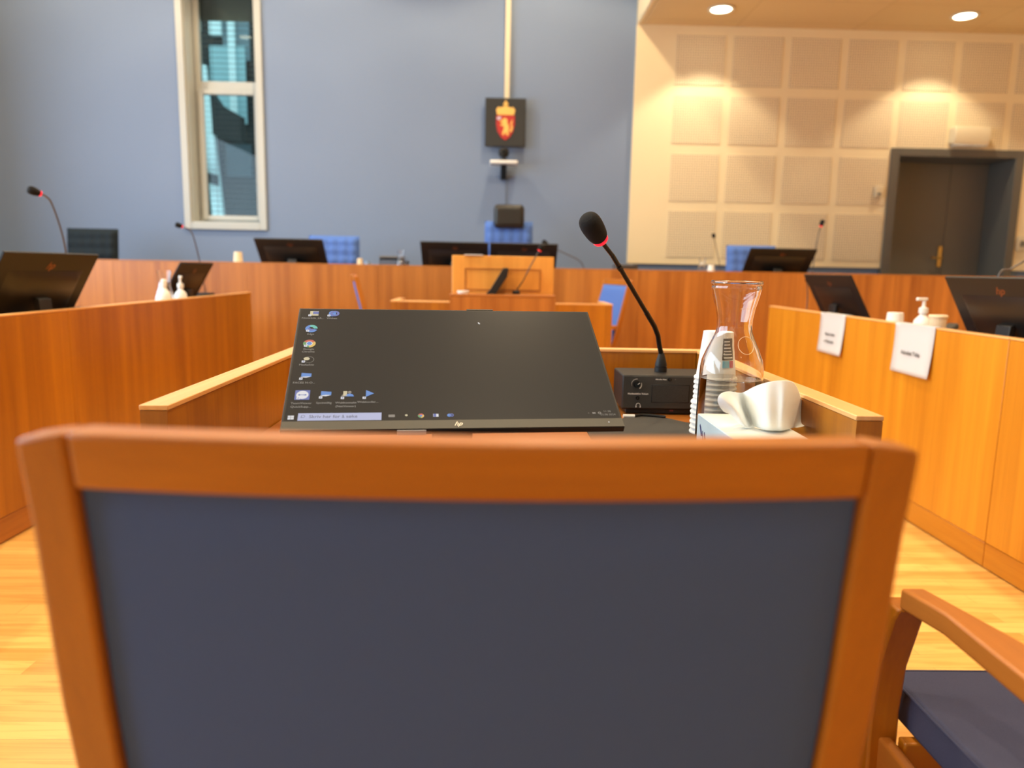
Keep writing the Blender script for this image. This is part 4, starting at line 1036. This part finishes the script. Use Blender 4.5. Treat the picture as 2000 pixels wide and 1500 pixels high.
def carafe_small(loc, label, s=1):
    r = empty('glass_carafe', loc, 0, label, 'carafe'); r.scale = (s, s, s)
    o_ = [(.042, .25), (.036, .22), (.031, .18), (.036, .16), (.055, .11), (.06, .06), (.058, .0)]
    MB().lathe(o_ + [(.001, .0), (.001, .004)] + [(x - .003, z + .004 * (k == 6)) for k, (x, z) in list(enumerate(o_))[::-1]], 32, closed=True).build('glass_body', M['glass'], r)
    return r
# right desk
pump_bottle((1.93, 3.42, ZD + .0006), 'white pump bottle between two cups on the right desk', 1.0, R(10))
def onx(u, v, X):  # point at plane x=X
    r_ = CR @ Vector(((u - 1000) / FPX, (750 - v) / FPX, -1.0)); return EYE + r_ * (X / r_.x)
q = onx(1800, 640, 1.965); bpy.data.objects['pump_bottle'].location = (1.965, q.y, ZD + .0006)
bo = bpy.data.objects['pump_bottle']; bo.scale = (1.15, 1.15, 1.42)
q = onx(1747, 632, 1.95); c1 = make_cup(M['cup']); c1.location = (1.95, q.y, ZD + .0006); c1.scale = (1.12,) * 3; c1['label'] = 'upturned white paper cup left of the white pump bottle on the right desk'; c1.scale = (1.15, 1.15, 1.65)
q = onx(1826, 640, 1.965); c2 = make_cup(M['cupcream']); c2.location = (1.975, q.y, ZD + .0006 + .105 * 1.72); c2.rotation_euler = (PI, 0, 0); c2.scale = (.86, .86, 1.72); c2['label'] = 'cream paper cup standing right of the white pump bottle on the right desk'
# desk telephone handset dark next to right monitor
q = onx(1866, 640, 2.02)
hs_ = empty('desk_phone', (2.03, q.y + .02, ZD + .0006), R(-60), 'small dark desk phone beside the monitor at the right edge', 'telephone')
MB().prism([(-.08, 0), (.08, 0), (.07, .10), (-.05, .04)], -.07, .07, 'x').build('phone_body', M['satin'], hs_, bevel=.006)
MB().box(-.025, .025, -.09, .09, .0, .03, None, TR(-.045, .0, .085, R(22))).build('handset', M['black'], hs_, bevel=.01)
# paper signs on the right desk front
def sign(us, lines, label, tsz):
    (u0, v0), (u1, v1), (vb) = us
    X = 1.8465
    a = onx(u0, v0, X); b_ = onx(u1, v1, X); zt_ = ZR + .0015; ylo, yhi = min(a.y, b_.y), max(a.y, b_.y)
    zb_ = onx(u1, vb, X).z
    r = empty('paper_sign', (X, (ylo + yhi) / 2, zb_), 0, label, 'sign'); hw_ = (yhi - ylo) / 2; hh_ = zt_ - zb_
    rows_ = []
    for i in range(13):
        z = hh_ * i / 12; off = -.012 * (1 - i / 12) ** 2
        rows_.append([(off - .004 * (1 - i / 12) * math.cos(j / 6 * 3), -hw_ + 2 * hw_ * j / 6, z) for j in range(7)])
    fold = [(-.002, .0), (.02, .002), (.039, .001)]
    rows_[-1] = [(-.0022, -hw_ + 2 * hw_ * j / 6, hh_) for j in range(7)]
    rows_.append([(.042, -hw_ + 2 * hw_ * j / 6, hh_ + .0004) for j in range(7)])
    MB().grid(rows_).build('sheet', M['paper'], r, solid=.0005, angle=30)
    tm = MB()
    for t_, fz in lines: add_text(tm, t_, tsz, TR(-.0045 - .012 * (1 - fz) ** 2 - .004 * (1 - fz), 0, hh_ * fz, R(90), 0, R(-90)), None, bold=.0004)
    tm.build('lettering', M['ink'], r, smooth=False); return r
sign(((1604, 610), (1652, 617), 698), [('Bistand tolket', .48), ('av Påtalemakt', .30)], 'far white paper sign with two printed lines on the right desk front', .021)
sign(((1750, 632), (1827, 648), 744), [('Advokat Tuba', .42)], 'near white paper sign with one printed line on the right desk front', .026)

# left desk
def left_thing(u, X): q = onx(u, 570, X); return q.y
y_ = onx(355, 580, -1.975).y; pump_bottle((-1.98, y_, ZD + .0006), 'white pump bottle on the left desk before the small far monitor', 1.15, R(120)).scale = (1.1, 1.1, 1.5)
y_ = onx(323, 580, -1.965).y
sb = empty('spray_bottle', (-1.97, y_, ZD + .0006), 0, 'white bottle with cream label left of the pump bottle on the left desk', 'bottle')
MB().lathe([(.030, 0), (.034, .004), (.035, .02), (.035, .11), (.028, .135), (.013, .15), (.013, .165)], 28).build('bottle_body', M['white'], sb); MB().lathe([(.016, .1655), (.015, .19), (.010, .195)], 20).build('cap', M['white'], sb)
sb.scale = (1.1, 1.1, 1.28)
MB().lathe([(.0356, .03), (.0356, .10)], 28, cap=False).build('label', M['cupcream'], sb)
carafe_small((-2.0, 4.53, ZD + .0006), 'clear glass carafe between the two white bottles on the left desk', 1).scale = (1.02, 1.02, 1.2)
q = onx(175, 592, -2.0)
ph = empty('microphone_console', (-2.03, q.y, ZD + .0006), R(8), 'low dark console with white buttons beside the big left monitor', 'console')
MB().prism([(-.075, 0), (.075, 0), (.075, .09), (-.075, .12)], -.13, .13, 'y').build('housing', M['satin'], ph, bevel=.006)
for k in range(4): MB().lathe([(.009, 0), (.009, .006)], 14, None, TR(.0765, -.06 + k * .04, .06, 0, R(90))).build('button', M['white'], ph)
# second console at far left monitor
q = onx(395, 575, -2.0)
ph2 = empty('microphone_console', (-2.13, 5.455, ZD + .0006), 0, 'small dark console at the far end of the left desk', 'console'); MB().prism([(-.07, 0), (.07, 0), (.07, .10), (-.07, .12)], -.10, .10, 'y').build('housing', M['satin'], ph2, bevel=.006)
MB().box(-.05, .05, -.08, .08, .112, .116).build('top_plate', M['grey'], ph2, bevel=.001)

# on the bench
BZS = BZ + .0006
c3 = make_cup(M['cupcream']); p = at(465, 500, 6.55); c3.location = (p.x, 6.55, BZS); c3.scale = (1.05, 1.05, 1.5); c3['label'] = 'cream paper cup on the bench left of the monitor near the window'
c4 = make_cup(M['cupcream']); p = at(703, 510, 6.55); c4.location = (p.x, 6.55, BZS); c4.scale = (.7, .7, 1.15); c4['label'] = 'small cream cup on the bench right of the left blue chair'
p = at(712, 510, 6.6); c5 = make_cup(plain('pale_blue_cup', (130, 160, 200), .6)); c5.location = (p.x + .02, 6.65, BZS); c5.scale = (.8, .8, .95); c5['label'] = 'small blue cup beside the cream cup on the bench'
p = at(766, 510, 6.55)
tp = empty('desk_phone', (p.x, 6.6, BZS), PI, 'dark desk telephone with grey display on the bench beside a glass', 'telephone')
MB().prism([(-.09, 0), (.09, 0), (.06, .125), (.02, .13)], -.11, .11, 'x').build('phone_body', M['satin'], tp, bevel=.005)
MB().box(-.10, .10, .075, .082, .03, .11).build('rear_display', plain('phone_grey', (90, 100, 118), .4), tp, bevel=.003)
MB().box(-.115, .11, .02, .085, .131, .145).build('top_edge', M['grey'], tp, bevel=.003)
MB().box(-.135, -.095, -.08, .09, .05, .11).build('handset', M['black'], tp, bevel=.012)
p = at(785, 505, 6.5); carafe_small((p.x, 6.45, BZS), 'clear drinking carafe on the bench beside the desk telephone', .78)
p = at(1372, 510, 6.5); carafe_small((p.x, 6.5, BZS), 'small glass carafe on the bench before the cream cladding', .72)
p = at(1387, 515, 6.5); c6 = make_cup(M['cup']); c6.location = (p.x, 6.46, BZS); c6.scale = (.85, .85, 1.15); c6['label'] = 'white paper cup beside the small glass carafe on the bench'
p = at(1222, 522, 6.6); dv = MB().box(-.10, .10, -.07, .07, 0, .112).build('document_tray', M['neck'], None, bevel=.006, loc=(p.x, 6.62, BZS)); tag(dv, 'flat grey box on the bench at the corner of the cream cladding', 'tray')
